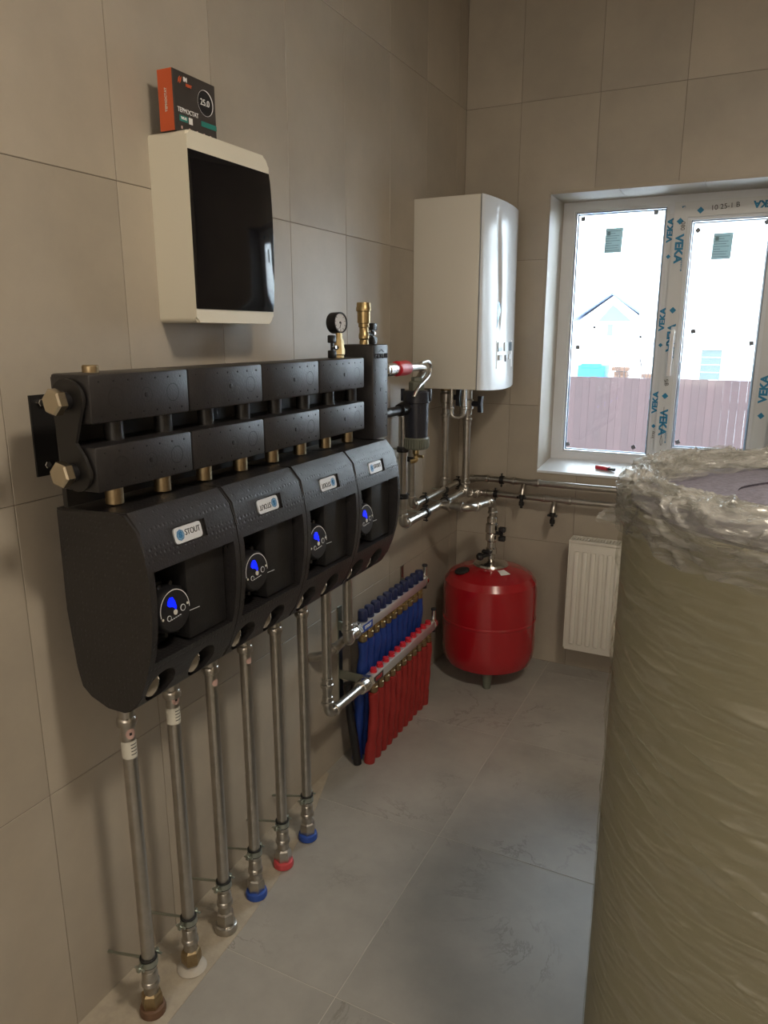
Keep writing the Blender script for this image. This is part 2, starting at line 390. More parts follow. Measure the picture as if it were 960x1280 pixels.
b = B(); frame(b, .854, 1.166, .953, 1.882, (.014, .014, .012, .012), FY-.008, FY+.04); obj('glazing_bead', b, 'pvc', win)
for (a0, a1, c0, c1) in ((.413, .772, .925, 1.928), (.868, 1.152, .965, 1.870)):
    b = B(); frame(b, a0, a1, c0, c1, (.0035,)*4, FY+.010, FY+.016); obj('gasket', b, 'gasket', win)
    b = B(); frame(b, a0+.0035, a1-.0035, c0+.0035, c1-.0035, (.006,)*4, FY+.026, FY+.032); obj('spacer_bar', b, 'spacer', win)
    b = B(); bx(b, (a0+.001, FY+.018, c0+.001), (a1-.001, FY+.021, c1-.001)); obj('pane', b, 'glass', win)
    b = B(); bx(b, (a0+.001, FY+.036, c0+.001), (a1-.001, FY+.039, c1-.001)); obj('pane', b, 'glass', win)
b = B(); bx(b, (.7825, FY-.0012, .935), (.8015, FY, 1.900)); obj('film_strip', b, 'film', win)
FX = FY-.0172
def wtxt(s, x, z, size, ang, m='blueink', y=FX, bold=.03, sx=1):
    a = R(ang); text('printed_lettering' if m == 'blueink' else 'marker_writing', s, size, (x, y, z), (math.cos(a), 0, math.sin(a)), (-math.sin(a), 0, math.cos(a)), m, win, bold, sx=sx)
for z in (1.838, 1.494, 1.156): wtxt('VEKA', .792, z, .031, 90, y=FY-.0016, sx=1.2)
for z in (1.765, 1.420, 1.075): wtxt('VEKA', .829, z, .040, -90, sx=1.1)
for z in (1.70, 1.36, 1.01): wtxt('s y s t e m', .846, z, .010, -90)
wtxt('VEKA', 1.193, 1.225, .040, 90, sx=1.1); wtxt('VEKA', 1.193, 1.58, .040, 90, sx=1.1)
wtxt('VEKA', 1.125, 1.913, .034, 180); wtxt('VEKA', 1.057, .925, .034, 180, sx=1.2); wtxt('s y s t e m', 1.04, .946, .010, 180)
wtxt('ve', .836, 1.921, .014, 0)
wtxt('10 25-1 B', .985, 1.912, .026, 4, 'ink', bold=0); wtxt('TSA', .885, .930, .017, 4, 'ink', bold=0); wtxt('M L', .985, .930, .017, 4, 'ink', bold=0)
wtxt('080', .838, 1.850, .022, -90, 'ink', bold=0); wtxt('SiB', .829, 1.24, .022, -80, 'ink', bold=0); wtxt('kray', .792, 1.02, .018, 90, 'ink', y=FY-.0018, bold=0)
def diamond(x, z, r=.014, y=FX+.0002):
    b = B(); prism(b, [(x-r, z), (x, z-r), (x+r, z), (x, z+r)], lambda a, c, s: (a, y-.0004*s, c)); obj('printed_diamond', b, 'blueink', win)
for x, z in ((.827, 1.868), (.829, 1.529), (.829, 1.185), (1.193, 1.120), (.898, 1.904), (.965, .928)): diamond(x, z, .013)
for x, z in ((.792, 1.738), (.792, 1.391), (.792, 1.056)): diamond(x, z, .009, FY-.0014)
b = B(); tube(b, [(.829, FX-.0003, 1.14), (.831, FX-.0003, 1.08), (.828, FX-.0003, 1.02), (.835, FX-.0003, .99), (.829, FX-.0003, .975), (.824, FX-.0003, .995), (.828, FX-.0003, 1.02)], .0008, .01, 5); obj('marker_writing', b, 'ink', win)
# handle
b = B(); bx(b, (.829, FX-.012, 1.40), (.851, FX+.001, 1.465), .004); h = obj('handle_base', b, 'lgrey', win)
b = B(); tube(b, [(.840, FX-.010, 1.445), (.840, FX-.045, 1.445), (.840, FX-.048, 1.40), (.838, FX-.042, 1.27)], .0085, .018, 10); obj('handle_lever', b, 'white', h)
# small square pads and paper stickers on the panes
GY = FY+.0178
for x, z, a in ((.441, 1.905, 0), (.730, 1.912, 0), (.450, 1.379, 0), (.708, 1.424, 30), (.516, 1.463, 60), (.432, .953, 20), (.715, .958, 30),
                (.893, 1.834, 40), (.911, 1.446, 15), (1.129, 1.40, 10), (.892, .992, 25), (1.135, 1.85, 30)):
    s = .0085 if (x, z) not in ((.708, 1.424), (.516, 1.463)) else .005
    ca, sa = math.cos(R(a))*s, math.sin(R(a))*s
    b = B(); prism(b, [(x-ca+sa, z-sa-ca), (x+ca+sa, z+sa-ca), (x+ca-sa, z+sa+ca), (x-ca-sa, z-sa+ca)], lambda p_, q, t: (p_, GY-.003*t, q)); obj('corner_pad', b, 'gasket', win)
for cx_, cz, sk in ((.570, 1.812, 0), (.986, 1.770, -.006)):
    b = B(); prism(b, [(cx_-.036, cz-.048), (cx_+.034, cz-.048), (cx_+.037, cz+.050), (cx_-.033, cz+.050)], lambda p_, q, t: (p_, GY-.0003*t, q)); bm_ = None; st = obj('glass_sticker', b, 'paper', win)
    b = B()
    for k in range(9):
        zz = cz+.038-k*.0095; wdt = (.028, .018, .026, .022, .028, .012, .026, .024, .028)[k]
        bx(b, (cx_-.030, GY-.0010, zz-.0010), (cx_-.030+wdt*2, GY-.0006, zz+.0010))
    bx(b, (cx_-.026, GY-.0012, cz+.022), (cx_-.014, GY-.0006, cz+.036)); obj('printed_lines', b, 'greypaper', st)
# cutter on the sill
t = empty('utility_cutter', (.635, 3.15, WZ0+.012), 'small red and black utility cutter lying on the white windowsill', 'knife')
a = Vector((.085, -.035, 0)).normalized(); n_ = Vector((-a.y, a.x, 0)); o0 = Vector((.59, 3.165, WZ0+.013))
def cut(u0, u1, w0, w1, h0, h1): 
    b = B(); prism(b, [(u0, -w0), (u1, -w1), (u1, w1), (u0, w0)], lambda p_, q, s: o0+a*p_+n_*q+Vector((0, 0, (h0, h1)[s]))); return b
b = cut(0, .062, .006, .011, 0, .014); obj('handle_shell', b, 'redp', t)
b = cut(.058, .088, .0112, .008, .001, .011); obj('blade_guard', b, 'dark', t)

# ---------------------------------------------------------------- outdoors
b = B(); bx(b, (-60, 3.6, -.9), (60, 110, -.6)); tag(struct('ground', b, 'snow'), 'snow covered ground outside')
fn = empty('board_fence', (0.4, 9, -.6), 'reddish brown close boarded fence outside the window', 'fence')
fb = B(); bx(fb, (-.0398, -.012, -.77), (.0398, .012, .77)); fm = bpy.data.meshes.new('board'); fb.to_mesh(fm); fb.free(); fm.materials.append(M['fence'])
k = 0; x = -3.2
while x < 4:
    place('board', fm, (x, 9+random.uniform(-.003, .003), .165+random.uniform(-.004, .004)), fn); x += .0805; k += 1
for z in (-.35, .65):
    b = B(); bx(b, (-3.25, 9.02, z-.04), (4.05, 9.06, z+.04)); obj('rail', b, 'fence', fn)
hs = empty('gabled_house', (-10.6, 75, -.6), 'distant pale house with snowy gable roof above the fence', 'house')
def H(x30, z30): return 1.15+(x30-1.15)*2.33, 1.44+(z30-1.44)*2.33
L_, A_, R_ = H(-5.44, 1.93), H(-3.953, 2.92), H(-2.58, 1.99)
b = B(); prism(b, [(L_[0]+.5, -.6), (R_[0]-.5, -.6), (R_[0]-.5, R_[1]-.1), (A_[0], A_[1]-.25), (L_[0]+.5, L_[1]-.1)], lambda p_, q, s: (p_, 70+8*s, q)); obj('wall', b, 'house', hs)
b = B()
for (P0, P1, th) in ((L_, A_, .10), (A_, R_, .20)):
    prism(b, [P0, P1, (P1[0], P1[1]-th), (P0[0], P0[1]-th)], lambda p_, q, s: (p_, 69.3+9*s, q))
obj('roof', b, 'faintgrey', hs)
b = B(); prism(b, [H(-4.48, 1.86), H(-3.23, 1.88), H(-3.95, 2.48)], lambda p_, q, s: (p_, 69.85+.1*s, q)); obj('gable_cladding', b, 'faintgrey', hs)
b = B(); bx(b, (H(-4.1, 1)[0], 69.9, 1.2), (H(-3.9, 1)[0], 70, 2.2)); obj('window', b, 'faintgrey', hs)
sh = empty('low_shed', (-4.6, 60, -.6), 'low distant shed with blue grey roof right of the gabled house', 'shed')
b = B(); bx(b, (-5.6, 60, -.6), (-2.6, 63, 1.5)); obj('wall', b, 'house', sh)
b = B(); prism(b, [(-5.9, 1.5), (-2.3, 1.35), (-2.6, 2.0), (-3.3, 2.3), (-3.9, 1.9), (-5.6, 1.75)], lambda p_, q, s: (p_, 59.7+3.4*s, q)); obj('roof', b, 'faintgrey', sh)
nb = empty('white_building', (3, 22, -.6), 'overexposed white clad building behind the right pane', 'building')
b = B(); bx(b, (-1.85, 22, -.6), (8, 30, 7)); obj('wall', b, 'house', nb)
b = B(); bx(b, (-.17, 21.95, -.6), (.33, 22.0, 1.0)); wd_ = obj('window', b, 'greyfar', nb)
b = B()
for k in range(7): bx(b, (-.15, 21.93, -.4+k*.2), (.31, 21.95, -.39+k*.2))
obj('blind', b, 'siding', wd_)
b = B(); bx(b, (-.45, 21.9, 1.0), (.5, 22, 1.06)); bx(b, (.5, 21.93, .95), (1.6, 22, 1.0)); obj('lintel', b, 'siding', nb)
b = B()
for k in range(9): bx(b, (.50, 21.93, 2.0+k*.24), (1.6, 22.0, 2.03+k*.24))
for k in range(4): bx(b, (-.45, 21.93, 2.1+k*.26), (.36, 22.0, 2.13+k*.26))
for k in range(8): bx(b, (-1.6+k*.45, 21.95, 4.3), (-1.57+k*.45, 22.0, 4.9))
bx(b, (-1.8, 21.93, 4.25), (3, 22, 4.29)); obj('cladding_strip', b, 'siding', nb, kind='stuff')
b = B(); bx(b, (-3.05, 20, -.6), (-2.35, 20.8, .62), .03); bx(b, (-2.95, 19.98, .55), (-2.45, 20.2, .66)); o = obj('blue_container', b, 'bluebox'); tag(o, 'bright blue container showing above the fence', 'container')
o_l = []
for i, (x, z) in enumerate(((-1.95, .58), (-1.2, .42))):
    b = B(); bx(b, (x-.16, 20, -.6), (x+.16, 20.4, z-.12)); bx(b, (x-.22, 19.97, z-.10), (x+.2, 20.3, z), .01); bx(b, (x-.12, 19.9, z-.25), (x+.12, 20, z-.2)); o = obj('timber_crate', b, 'brown')
    tag(o, ('taller brown timber stack beside the blue container beyond the fence', 'lower brown timber stack farther right beyond the fence')[i], 'timber')
for j in range(3):
    b = B(); x0 = (-.95, -.55, -.1)[j]; rr = random.Random(j+3)
    for k in range(7):
        q = [(x0, 14, -.6), (x0+rr.uniform(-.05, .05), 14, .3), (x0+rr.uniform(-.25, .25), 14+rr.uniform(-.1, .1), .95+rr.uniform(-.1, .45))]
        tube(b, q, .006, .1, 5, 3)
    o = obj('bare_bush', b, 'twig'); tag(o, ('bare twiggy bush left of the pair by the mullion', 'bare twiggy bush in the middle above the fence', 'bare twiggy bush closest to the window mullion')[j], 'bush', 'bare bushes above the fence')

# ---------------------------------------------------------------- radiator
RY = DY-.10
t = empty('panel_radiator', (.80, DY, .11), 'white ribbed panel radiator on the tiled wall under the window', 'radiator')
x0, x1, z0, z1 = .536, 1.13, .118, .605
b = B(); bx(b, (x0+.004, RY, z0), (x1-.004, RY+.014, z1-.012), .004)
n = int((x1-x0-.04)/.0335)
cut_ = []
for k in range(n): 
    xx = x0+.035+k*.0335
    bx(b, (xx-.0105, RY-.006, z0+.03), (xx+.0105, RY+.001, z1-.045), .005)
obj('front_panel', b, 'rad', t)
b = B(); bx(b, (x0+.004, RY+.062, z0), (x1-.004, RY+.076, z1-.012), .004); obj('rear_panel', b, 'rad', t)
for xx in (x0, x1-.004):
    b = B(); bx(b, (xx, RY-.002, z0+.01), (xx+.004, RY+.078, z1), .001); obj('side_cover', b, 'rad', t)
b = B(); bx(b, (x0, RY-.001, z1-.012), (x1, RY+.008, z1+.001), .001); bx(b, (x0, RY+.068, z1-.012), (x1, RY+.078, z1+.001), .001)
for k in range(int((x1-x0)/.012)): bx(b, (x0+.008+k*.012, RY+.006, z1-.004), (x0+.014+k*.012, RY+.07, z1))
obj('top_grille', b, 'rad', t)
b = B(); bx(b, (x0+.03, RY+.02, z0+.03), (x1-.03, RY+.055, z1-.03)); obj('convector_fins', b, 'dark_matte', t)
for xx in (x0+.1, x1-.1):
    b = B(); bx(b, (xx-.015, RY+.07, z0+.05), (xx+.015, DY, z1-.05)); obj('wall_bracket', b, 'rad', t)

# ---------------------------------------------------------------- distribution box + thermostat carton
t = empty('distribution_box', (0, 1.38, 1.46), 'cream electrical distribution box with smoked black door high on the left wall', 'electrical box')
by0, by1, bz0, bz1, bxx = 1.243, 1.521, 1.461, 1.831, .100
b = B(); pl = []
for cy_, cz_, a0, cr in ((by1, bz1, 0, .022), (by0, bz1, 90, .010), (by0, bz0, 180, .010), (by1, bz0, 270, .018)):
    sy_ = -1 if cy_ == by1 else 1; sz_ = -1 if cz_ == bz1 else 1
    for k in range(7): an = R(a0+15*k); pl.append((cy_+sy_*cr+cr*math.cos(an), cz_+sz_*cr+cr*math.sin(an)))
prism(b, pl, lambda a, q, s: (bxx*s, a, q))
bmesh.ops.bevel(b, geom=[e for e in b.edges if all(v.co.x > bxx-.001 for v in e.verts)], offset=.004, segments=3, affect='EDGES')
for f in b.faces: f.smooth = True
obj('casing', b, 'cream', t, sharp=40)
b = B(); nz, ny = 18, 12; cz0, cz1 = bz0+.028, bz1-.036
V = []
for i in range(nz+1):
    row = []
    for j in range(ny+1):
        u = i/nz; v = j/ny
        x = bxx+.002+.013*math.sin(PI*min(1, max(0, u)))**.6*(.55+.45*math.sin(PI*v)**.5)
        row.append(b.verts.new((x, by0+.0004+(by1-by0-.003)*v, cz0+(cz1-cz0)*u)))
    V.append(row)
for i in range(nz):
    for j in range(ny): b.faces.new((V[i][j], V[i][j+1], V[i+1][j+1], V[i+1][j])).smooth = True
ed = [e for e in b.edges if e.is_boundary]; r = bmesh.ops.extrude_edge_only(b, edges=ed)
for g in r['geom']:
    if isinstance(g, bmesh.types.BMVert): g.co.x = bxx-.004
obj('smoked_door', b, 'smoke', t, sharp=50)
t = empty('thermostat_carton', (.05, 1.31, bz1), 'orange and black thermostat carton standing on the distribution box', 'box')
tx0, tx1, ty0, ty1, tz0, tz1 = .036, .074, 1.243, 1.371, bz1, bz1+.111
b = B(); bx(b, (tx0, ty0, tz0), (tx1, ty1, tz1), .0006, 1); obj('carton', b, 'boxdark', t)
b = B(); bx(b, (tx0, ty0-.0006, tz0), (tx1-.002, ty0+.0006, tz1)); obj('orange_end', b, 'orange', t)
XT = tx1+.0004
b = B(); cyl(b, (XT-.0006, 1.338, tz0+.070), (XT+.0004, 1.338, tz0+.070), .0245, 40); obj('printed_dial', b, 'dark', t)
b = B(); u, v, a_ = basis((1, 0, 0))
for k in range(48):
    A0 = 2*PI*k/48; A1 = 2*PI*(k+1)/48
    def rr_(A): return .0245, .0245-(.0006+.0022*max(0, math.cos(A-.4)))
    q = []
    for A, i_ in ((A0, 0), (A1, 0), (A1, 1), (A0, 1)):
        rad = rr_(A)[i_]; q.append(b.verts.new((XT+.0008, 1.338+math.cos(A)*rad, tz0+.070+math.sin(A)*rad)))
    b.faces.new(q)
obj('dial_rim', b, 'white', t)
YR, ZU = (0, 1, 0), (0, 0, 1)
text('printed_lettering', '25.0', .017, (XT+.0008, 1.336, tz0+.070), YR, ZU, 'white', t, .0)
text('printed_lettering', 'TEPMOCTAT', .0125, (XT+.0002, 1.283, tz0+.040), YR, ZU, 'white', t, .0, sx=.86)
text('printed_lettering', 'IN', .010, (XT+.0002, 1.279, tz0+.098), YR, ZU, 'white', t, .04)
text('printed_lettering', 'HEAT', .007, (XT+.0002, 1.289, tz0+.089), YR, ZU, 'orange', t, .04)
for q in range(2):
    b = B(); prism(b, [(1.257+q*.005, tz0+.088), (1.261+q*.005, tz0+.092), (1.264+q*.005, tz0+.102), (1.259+q*.005, tz0+.097)], lambda p_, c, s: (XT+.0004*s, p_, c)); obj('logo_flash', b, 'orange', t)
b = B(); bx(b, (XT-.0002, 1.256, tz0+.020), (XT+.0003, 1.281, tz0+.031), .0002, 1); obj('teal_label', b, 'teal', t)
text('printed_lettering', 'WI-FI', .007, (XT+.0006, 1.2685, tz0+.0255), YR, ZU, 'white', t, .02)
b = B(); bx(b, (XT-.0002, 1.284, tz0+.019), (XT+.0003, 1.295, tz0+.031)); obj('white_label', b, 'white', t)
b = B(); bx(b, (XT-.0002, 1.322, tz0+.024), (XT+.0003, 1.371, tz0+.034)); obj('teal_band', b, 'teal', t)
for q, y in enumerate((1.262, 1.285, 1.308, 1.330, 1.35)):
    b = B(); bx(b, (XT-.0002, y-.002, tz0+.006), (XT+.0002, y+.002, tz0+.011)); obj('feature_icon', b, 'pinkst', t)
text('printed_lettering', 'TEPMOCTAT', .0075, (.055, ty0-.0008, tz0+.056), (0, 0, 1), (-1, 0, 0), 'whitest', t, .01)

# ---------------------------------------------------------------- boiler
t = empty('wall_boiler', (0, 2.78, 1.236), 'white wall hung gas boiler in the corner beside the window', 'boiler')
BY0, BY1, BZ0, BZ1 = 2.56, 2.995, 1.238, 1.903
b = B(); bx(b, (0, BY0, BZ0), (.252, BY1, BZ1), .004, 2); obj('casing', b, 'boiler', t)
b = B(); ny, nz = 22, 14; V = []
def fx(v, u):
    bulge = .022*math.sin(PI*v)**.7
    groove = -.010*math.exp(-((v-.27-.10*math.sin(PI*u))/.035)**2)*max(0, math.sin(PI*min(1, max(0, (u-.30)/.66))))**.5 if u > .3 else 0
    lean = .012*(1-u)**2
    return .257+bulge+groove+lean*math.sin(PI*v)**.5
ny, nz = 60, 40
for i in range(nz+1):
    row = []
    for j in range(ny+1):
        u = i/nz; v = j/ny
        row.append(b.verts.new((fx(v, u), BY0+.001+(BY1-BY0-.002)*v, BZ0+.0+(BZ1-BZ0)*u-.008*math.sin(PI*v)*(u < .02))))
    V.append(row)
for i in range(nz):
    for j in range(ny): b.faces.new((V[i][j], V[i][j+1], V[i+1][j+1], V[i+1][j])).smooth = True
r = bmesh.ops.extrude_edge_only(b, edges=[e for e in b.edges if e.is_boundary])
for g in r['geom']:
    if isinstance(g, bmesh.types.BMVert): g.co.x = .254
obj('front_cover', b, 'boilerf', t, sharp=50)
def on_front(y, z): return fx((y-BY0)/(BY1-BY0), (z-BZ0)/(BZ1-BZ0))
# cyan strip in the groove
b = B(); pts = [(2.690, 1.455), (2.700, 1.50), (2.712, 1.53), (2.724, 1.555), (2.733, 1.545), (2.735, 1.52), (2.722, 1.49), (2.706, 1.47)]
A_v = [b.verts.new((on_front(y, z)+.0015, y, z)) for y, z in pts]; b.faces.new(A_v); bmesh.ops.extrude_face_region(b, geom=b.faces[:]); obj('blue_light_strip', b, 'cyan', t)
b = B(); P = [(2.69, 1.310), (2.90, 1.310), (2.90, 1.412), (2.69, 1.412)]
prism(b, P, lambda p_, c, s: (on_front(p_, c)+.0012*s-.001*(1-s), p_, c)); pn = obj('control_panel', b, 'white', t)
b = B(); prism(b, [(2.705, 1.372), (2.885, 1.372), (2.885, 1.406), (2.705, 1.406)], lambda p_, c, s: (on_front(p_, c)+.003*s, p_, c)); obj('display', b, 'lcd', pn)
b = B(); prism(b, [(2.775, 1.373), (2.815, 1.373), (2.815, 1.405), (2.775, 1.405)], lambda p_, c, s: (on_front(p_, c)+.0036*s, p_, c)); obj('display_icon', b, 'lgrey', pn)
for yy in (2.73, 2.855):
    b = B(); x = on_front(yy, 1.35); bx(b, (x, yy-.018, 1.340), (x+.004, yy+.018, 1.360), .001, 1); obj('button', b, 'lgrey', pn)
for yy in (2.79,):
    b = B(); x = on_front(yy, 1.35); bx(b, (x, yy-.006, 1.333), (x+.003, yy+.006, 1.358), .001, 1); obj('button', b, 'gasket', pn)
b = B(); bx(b, (.2535, BY0-.0006, BZ0+.002), (.2555, BY0+.001, BZ1-.002)); obj('seam', b, 'gasket', t)
# connections under the boiler, thick grey mesh hose bodies with black wing handles
PR = .0135
def wing(b, p, d, s=1.0):
    """black butterfly handle on a stem leaving p along d"""
    p = Vector(p); d = Vector(d).normalized(); sd = Vector((0, 0, 1))
    cyl(b, p, p+d*.032*s, .009*s, 12)
    q = p+d*.030*s; u = d.cross(sd).normalized()
    for sg in (-1, 1):
        prism(b, [(-.006*s, -.002*s), (.006*s, -.002*s), (.009*s, .026*s), (-.005*s, .026*s)], lambda a, c, k: q+d*a+sd*(sg*c)+u*(.007*s*(2*k-1)))
    return b

# ---------------------------------------------------------------- pipe runs
def pipe_thing(name, pts, r, label, cat='pipe', bend=.028, sleeves=(), clips=(), m='steel'):
    c = Vector(pts[0]); t = empty(name, pts[0], label, cat)
    b = B(); tube(b, pts, r, bend, 16); obj('tube', b, m, t)
    P = [Vector(p) for p in pts]
    for i in range(1, len(P)-1):          # press fitting collars on either side of every bend
        for q in (P[i-1], P[i+1]):
            d = (q-P[i]); 
            if d.length > bend*2.0:
                d.normalize(); b = B(); sleeve(b, P[i]+d*(bend+.014), -d, r, .028, 1.18); obj('press_collar', b, m, t)
    for p, d in sleeves:
        b = B(); sleeve(b, p, d, r, .032, 1.2); obj('press_collar', b, m, t)
    for p, d, wall in clips:
        clip(t, Vector(p), Vector(d), r, Vector(wall))
    return t
def clip(t, p, d, r, wall, ring='rubber', band='dark'):
    """two-part pipe clip round the pipe plus a stud to the wall point"""
    d.normalize(); b = B(); lathe(b, [(r*1.30, -.009), (r*1.30, .009)], p, d, 20); c = obj('pipe_clip', b, ring, t)
    b = B(); lathe(b, [(r*1.40, -.007), (r*1.40, .007)], p, d, 20)
    wd = (wall-p); wn = wd.normalized(); s = d.cross(wn).normalized()
    for sg in (-1, 1):
        q = p+s*sg*(r*1.35); 
        for k in (0, 1): cyl(b, q+d*0+wn*(-.006), q+s*sg*.012+wn*(-.006), .003, 6) if k == 0 else cyl(b, q+s*sg*.008-wn*.012, q+s*sg*.008+wn*.006, .0028, 6)
    obj('clip_band', b, band, c); b = B(); cyl(b, p+wn*r*1.3, wall, .0035, 8); obj('threaded_stud', b, 'zinc', c)
# boiler drops
pipe_thing('boiler_pipe', [(.055, 2.77, 1.15), (.055, 2.77, .825)], PR, 'left vertical steel pipe dropping from the boiler to the wall run', sleeves=[((.055, 2.77, 1.11), (0, 0, 1)), ((.055, 2.77, .85), (0, 0, 1))])
pipe_thing('boiler_pipe', [(.12, 2.845, 1.12), (.12, 2.845, .80), (.12, 2.72, .797)], PR*1.12, 'right vertical steel pipe dropping from the boiler, nearest the window', sleeves=[((.12, 2.845, 1.09), (0, 0, 1))])
for nm, (x, y), lab, zb, hd in (('boiler_valve', (.055, 2.77), 'shut-off valve with black wing handle under the left of the boiler', 1.145, 1), ('boiler_valve', (.12, 2.845), 'shut-off valve with blue-black wing handle under the boiler nearest the window', 1.115, 1)):
    v = empty(nm, (x, y, zb), lab, 'valve')
    b = B(); lathe(b, [(.014, 0), (.019, .002), (.019, .022), (.024, .026), (.024, .060), (.019, .066), (.019, BZ0-zb)], (x, y, zb), (0, 0, 1), 20); obj('valve_body', b, 'steel', v)
    b = B(); hexn(b, (x, y, BZ0-.022), (x, y, BZ0-.001), .023); obj('union_nut', b, 'brass', v)
    b = B(); wing(b, (x+.018, y, zb+.046), (1, -.15, 0), 1.25); obj('wing_handle', b, 'navyplastic', v)
pipe_thing('drain_loop', [(.090, 2.74, 1.236), (.090, 2.74, 1.115), (.140, 2.75, 1.115), (.140, 2.75, 1.236)], .0085, 'small bent steel drain loop between the two boiler valves', bend=.030, m='chrome')
# vertical pipes by the filter and the two wall runs
pipe_thing('return_run', [(.12, 2.222, 1.17), (.12, 2.222, .797), (.12, 2.86, .797), (.12, 2.93, .765), (.12, 3.013, .760), (.20, 3.013, .760)], PR*1.1, 'steel pipe running down behind the filter then along the wall, outer of the two', clips=[((.12, 2.42, .797), (0, 1, 0), (0, 2.42, .797)), ((.12, 2.62, .797), (0, 1, 0), (0, 2.62, .797)), ((.12, 2.222, .90), (0, 0, 1), (0, 2.222, .90)), ((.12, 2.222, 1.06), (0, 0, 1), (0, 2.222, 1.06))])
pipe_thing('supply_run', [(.055, 2.44, 1.20), (.055, 2.44, .810), (.055, 3.013, .815), (.15, 3.013, .823)], PR, 'steel pipe close to the wall, inner of the two under the boiler', clips=[((.055, 2.56, .811), (0, 1, 0), (0, 2.56, .811)), ((.055, 2.77, .811), (0, 1, 0), (0, 2.77, .811)), ((.055, 2.92, .813), (0, 1, 0), (0, 2.92, .813)), ((.055, 2.44, .99), (0, 0, 1), (0, 2.44, .99))])
def back_run(z, x0, label, tees, cl, r):
    pts = [(x0, 3.013, z), (2.2, 3.013, z)]
    t = pipe_thing('heating_pipe', pts, r, label, sleeves=[((x0+.05, 3.013, z), (1, 0, 0))]+[((x-.045, 3.013, z), (-1, 0, 0)) for x in tees]+[((x+.045, 3.013, z), (1, 0, 0)) for x in tees],
                   clips=[((c, 3.013, z), (1, 0, 0), (c, DY, z)) for c in cl])
    return t
back_run(.824, .10, 'upper steel heating pipe along the back wall under the window', [.33], [.225, .85], PR*.98)
back_run(.760, .14, 'lower steel heating pipe along the back wall under the window', [.465], [.200, .90], PR*.9)
for x, z0_, lab, s in ((.323, .824, 'black drain cock hanging from the upper back wall pipe', 1), (.458, .760, 'black drain cock hanging from the lower back wall pipe', 1)):
    v = empty('drain_cock', (x, 2.995, z0_), lab, 'valve')
    b = B(); tube(b, [(x, 3.013, z0_-.010), (x, 2.995, z0_-.028), (x, 2.985, z0_-.052)], .011, .01, 12); obj('tee_branch', b, 'steel', v)
    b = B(); lathe(b, [(.009, 0), (.013, .004), (.013, .018), (.008, .021), (.008, .030), (.011, .033), (.011, .048), (.006, .052), (.006, .060)], (x, 2.985, z0_-.048), (0, 0, -1), 14)
    bx(b, (x-.022, 2.979, z0_-.068), (x+.020, 2.991, z0_-.058), .003); obj('cock_body', b, 'dark', v)

# ---------------------------------------------------------------- expansion vessel and its feed
TX, TY = .247, 2.830
t = empty('expansion_vessel', (TX, TY, 0), 'red round expansion vessel on three feet in the corner', 'tank')
b = B(); pr = [(0, .055), (.09, .056), (.150, .064), (.180, .082), (.1925, .115), (.195, .150), (.195, .268), (.197, .272), (.197, .278), (.195, .282), (.195, .40), (.190, .435), (.172, .462), (.135, .482), (.08, .494), (.03, .497), (0, .497)]
lathe(b, pr, (TX, TY, 0), (0, 0, 1), 72); obj('vessel_shell', b, 'red', t, sharp=25)
for k in range(3):
    a_ = R(-72+120*k); c_ = Vector((TX+.130*math.cos(a_), TY+.130*math.sin(a_), 0)); b = B()
    lathe(b, [(.016, 0), (.016, .012), (.022, .055), (.022, .075)], c_, (0, 0, 1), 14); obj('foot', b, 'olivegrey', t)
b = B(); lathe(b, [(.070, .490), (.073, .500), (.068, .508), (.040, .514), (.022, .522)], (TX, TY, 0), (0, 0, 1), 36); obj('top_flange', b, 'chrome', t)
def patch(name, ang, r0, r1, da, m):
    """thin patch that follows the dome"""
    def zr(r):
        for (ra, za), (rb, zb) in zip(pr[::-1], pr[::-1][1:]):
            if min(ra, rb) <= r <= max(ra, rb) and ra != rb: return za+(zb-za)*(r-ra)/(rb-ra)
        return .49
    b = B(); V = []
    for i in range(7):
        r = r0+(r1-r0)*i/6; V.append([b.verts.new((TX+r*math.cos(R(ang)+R(da)*(j/6-.5)), TY+r*math.sin(R(ang)+R(da)*(j/6-.5)), zr(r)+.0016)) for j in range(7)])
    for i in range(6):
        for j in range(6): b.faces.new((V[i][j], V[i+1][j], V[i+1][j+1], V[i][j+1])).smooth = True
    return obj(name, b, m, t, sharp=0)
patch('paper_sticker', -40, .078, .118, 22, 'white')
b = B(); a_ = R(-170)
def dome_pt(r, z, ang): return Vector((TX+r*math.cos(ang), TY+r*math.sin(ang), z))
nn = Vector((math.cos(a_-.25)*.35, math.sin(a_-.25)*.35, .94)).normalized()
lathe(b, [(.030, -.004), (.031, .003), (.026, .006), (0, .006)], Vector((TX-.092, TY-.094, .485)), Vector((-.16, -.17, .97)).normalized(), 28); obj('rubber_plug', b, 'rubber', t)
ft = empty('vessel_feed_pipe', (TX, TY, .50), 'steel pipe and shut-off valve rising from the red expansion vessel to the wall run', 'pipe')
b = B(); tube(b, [(.12, 2.566, .797), (TX-.002, 2.566, .797), (TX, TY, .770), (TX, TY, .70)], .0145, .034, 16); obj('tube', b, 'steel', ft)
for p_, d_ in (((.150, 2.566, .797), (1, 0, 0)), ((.200, 2.566, .797), (1, 0, 0)), ((TX, 2.62, .791), (0, 1, -.1)), ((TX, 2.76, .777), (0, 1, -.1)), ((TX, TY, .73), (0, 0, -1))):
    b = B(); sleeve(b, p_, d_, .0145, .028); obj('press_collar', b, 'steel', ft)
b = B(); lathe(b, [(.018, .705), (.022, .700), (.022, .683), (.019, .680), (.026, .674), (.027, .640), (.022, .634), (.025, .628), (.025, .605), (.018, .598), (.018, .575), (.023, .57), (.023, .548), (.014, .542), (.014, .507)], (TX, TY, 0), (0, 0, 1), 20); obj('valve_body', b, 'chrome', ft)
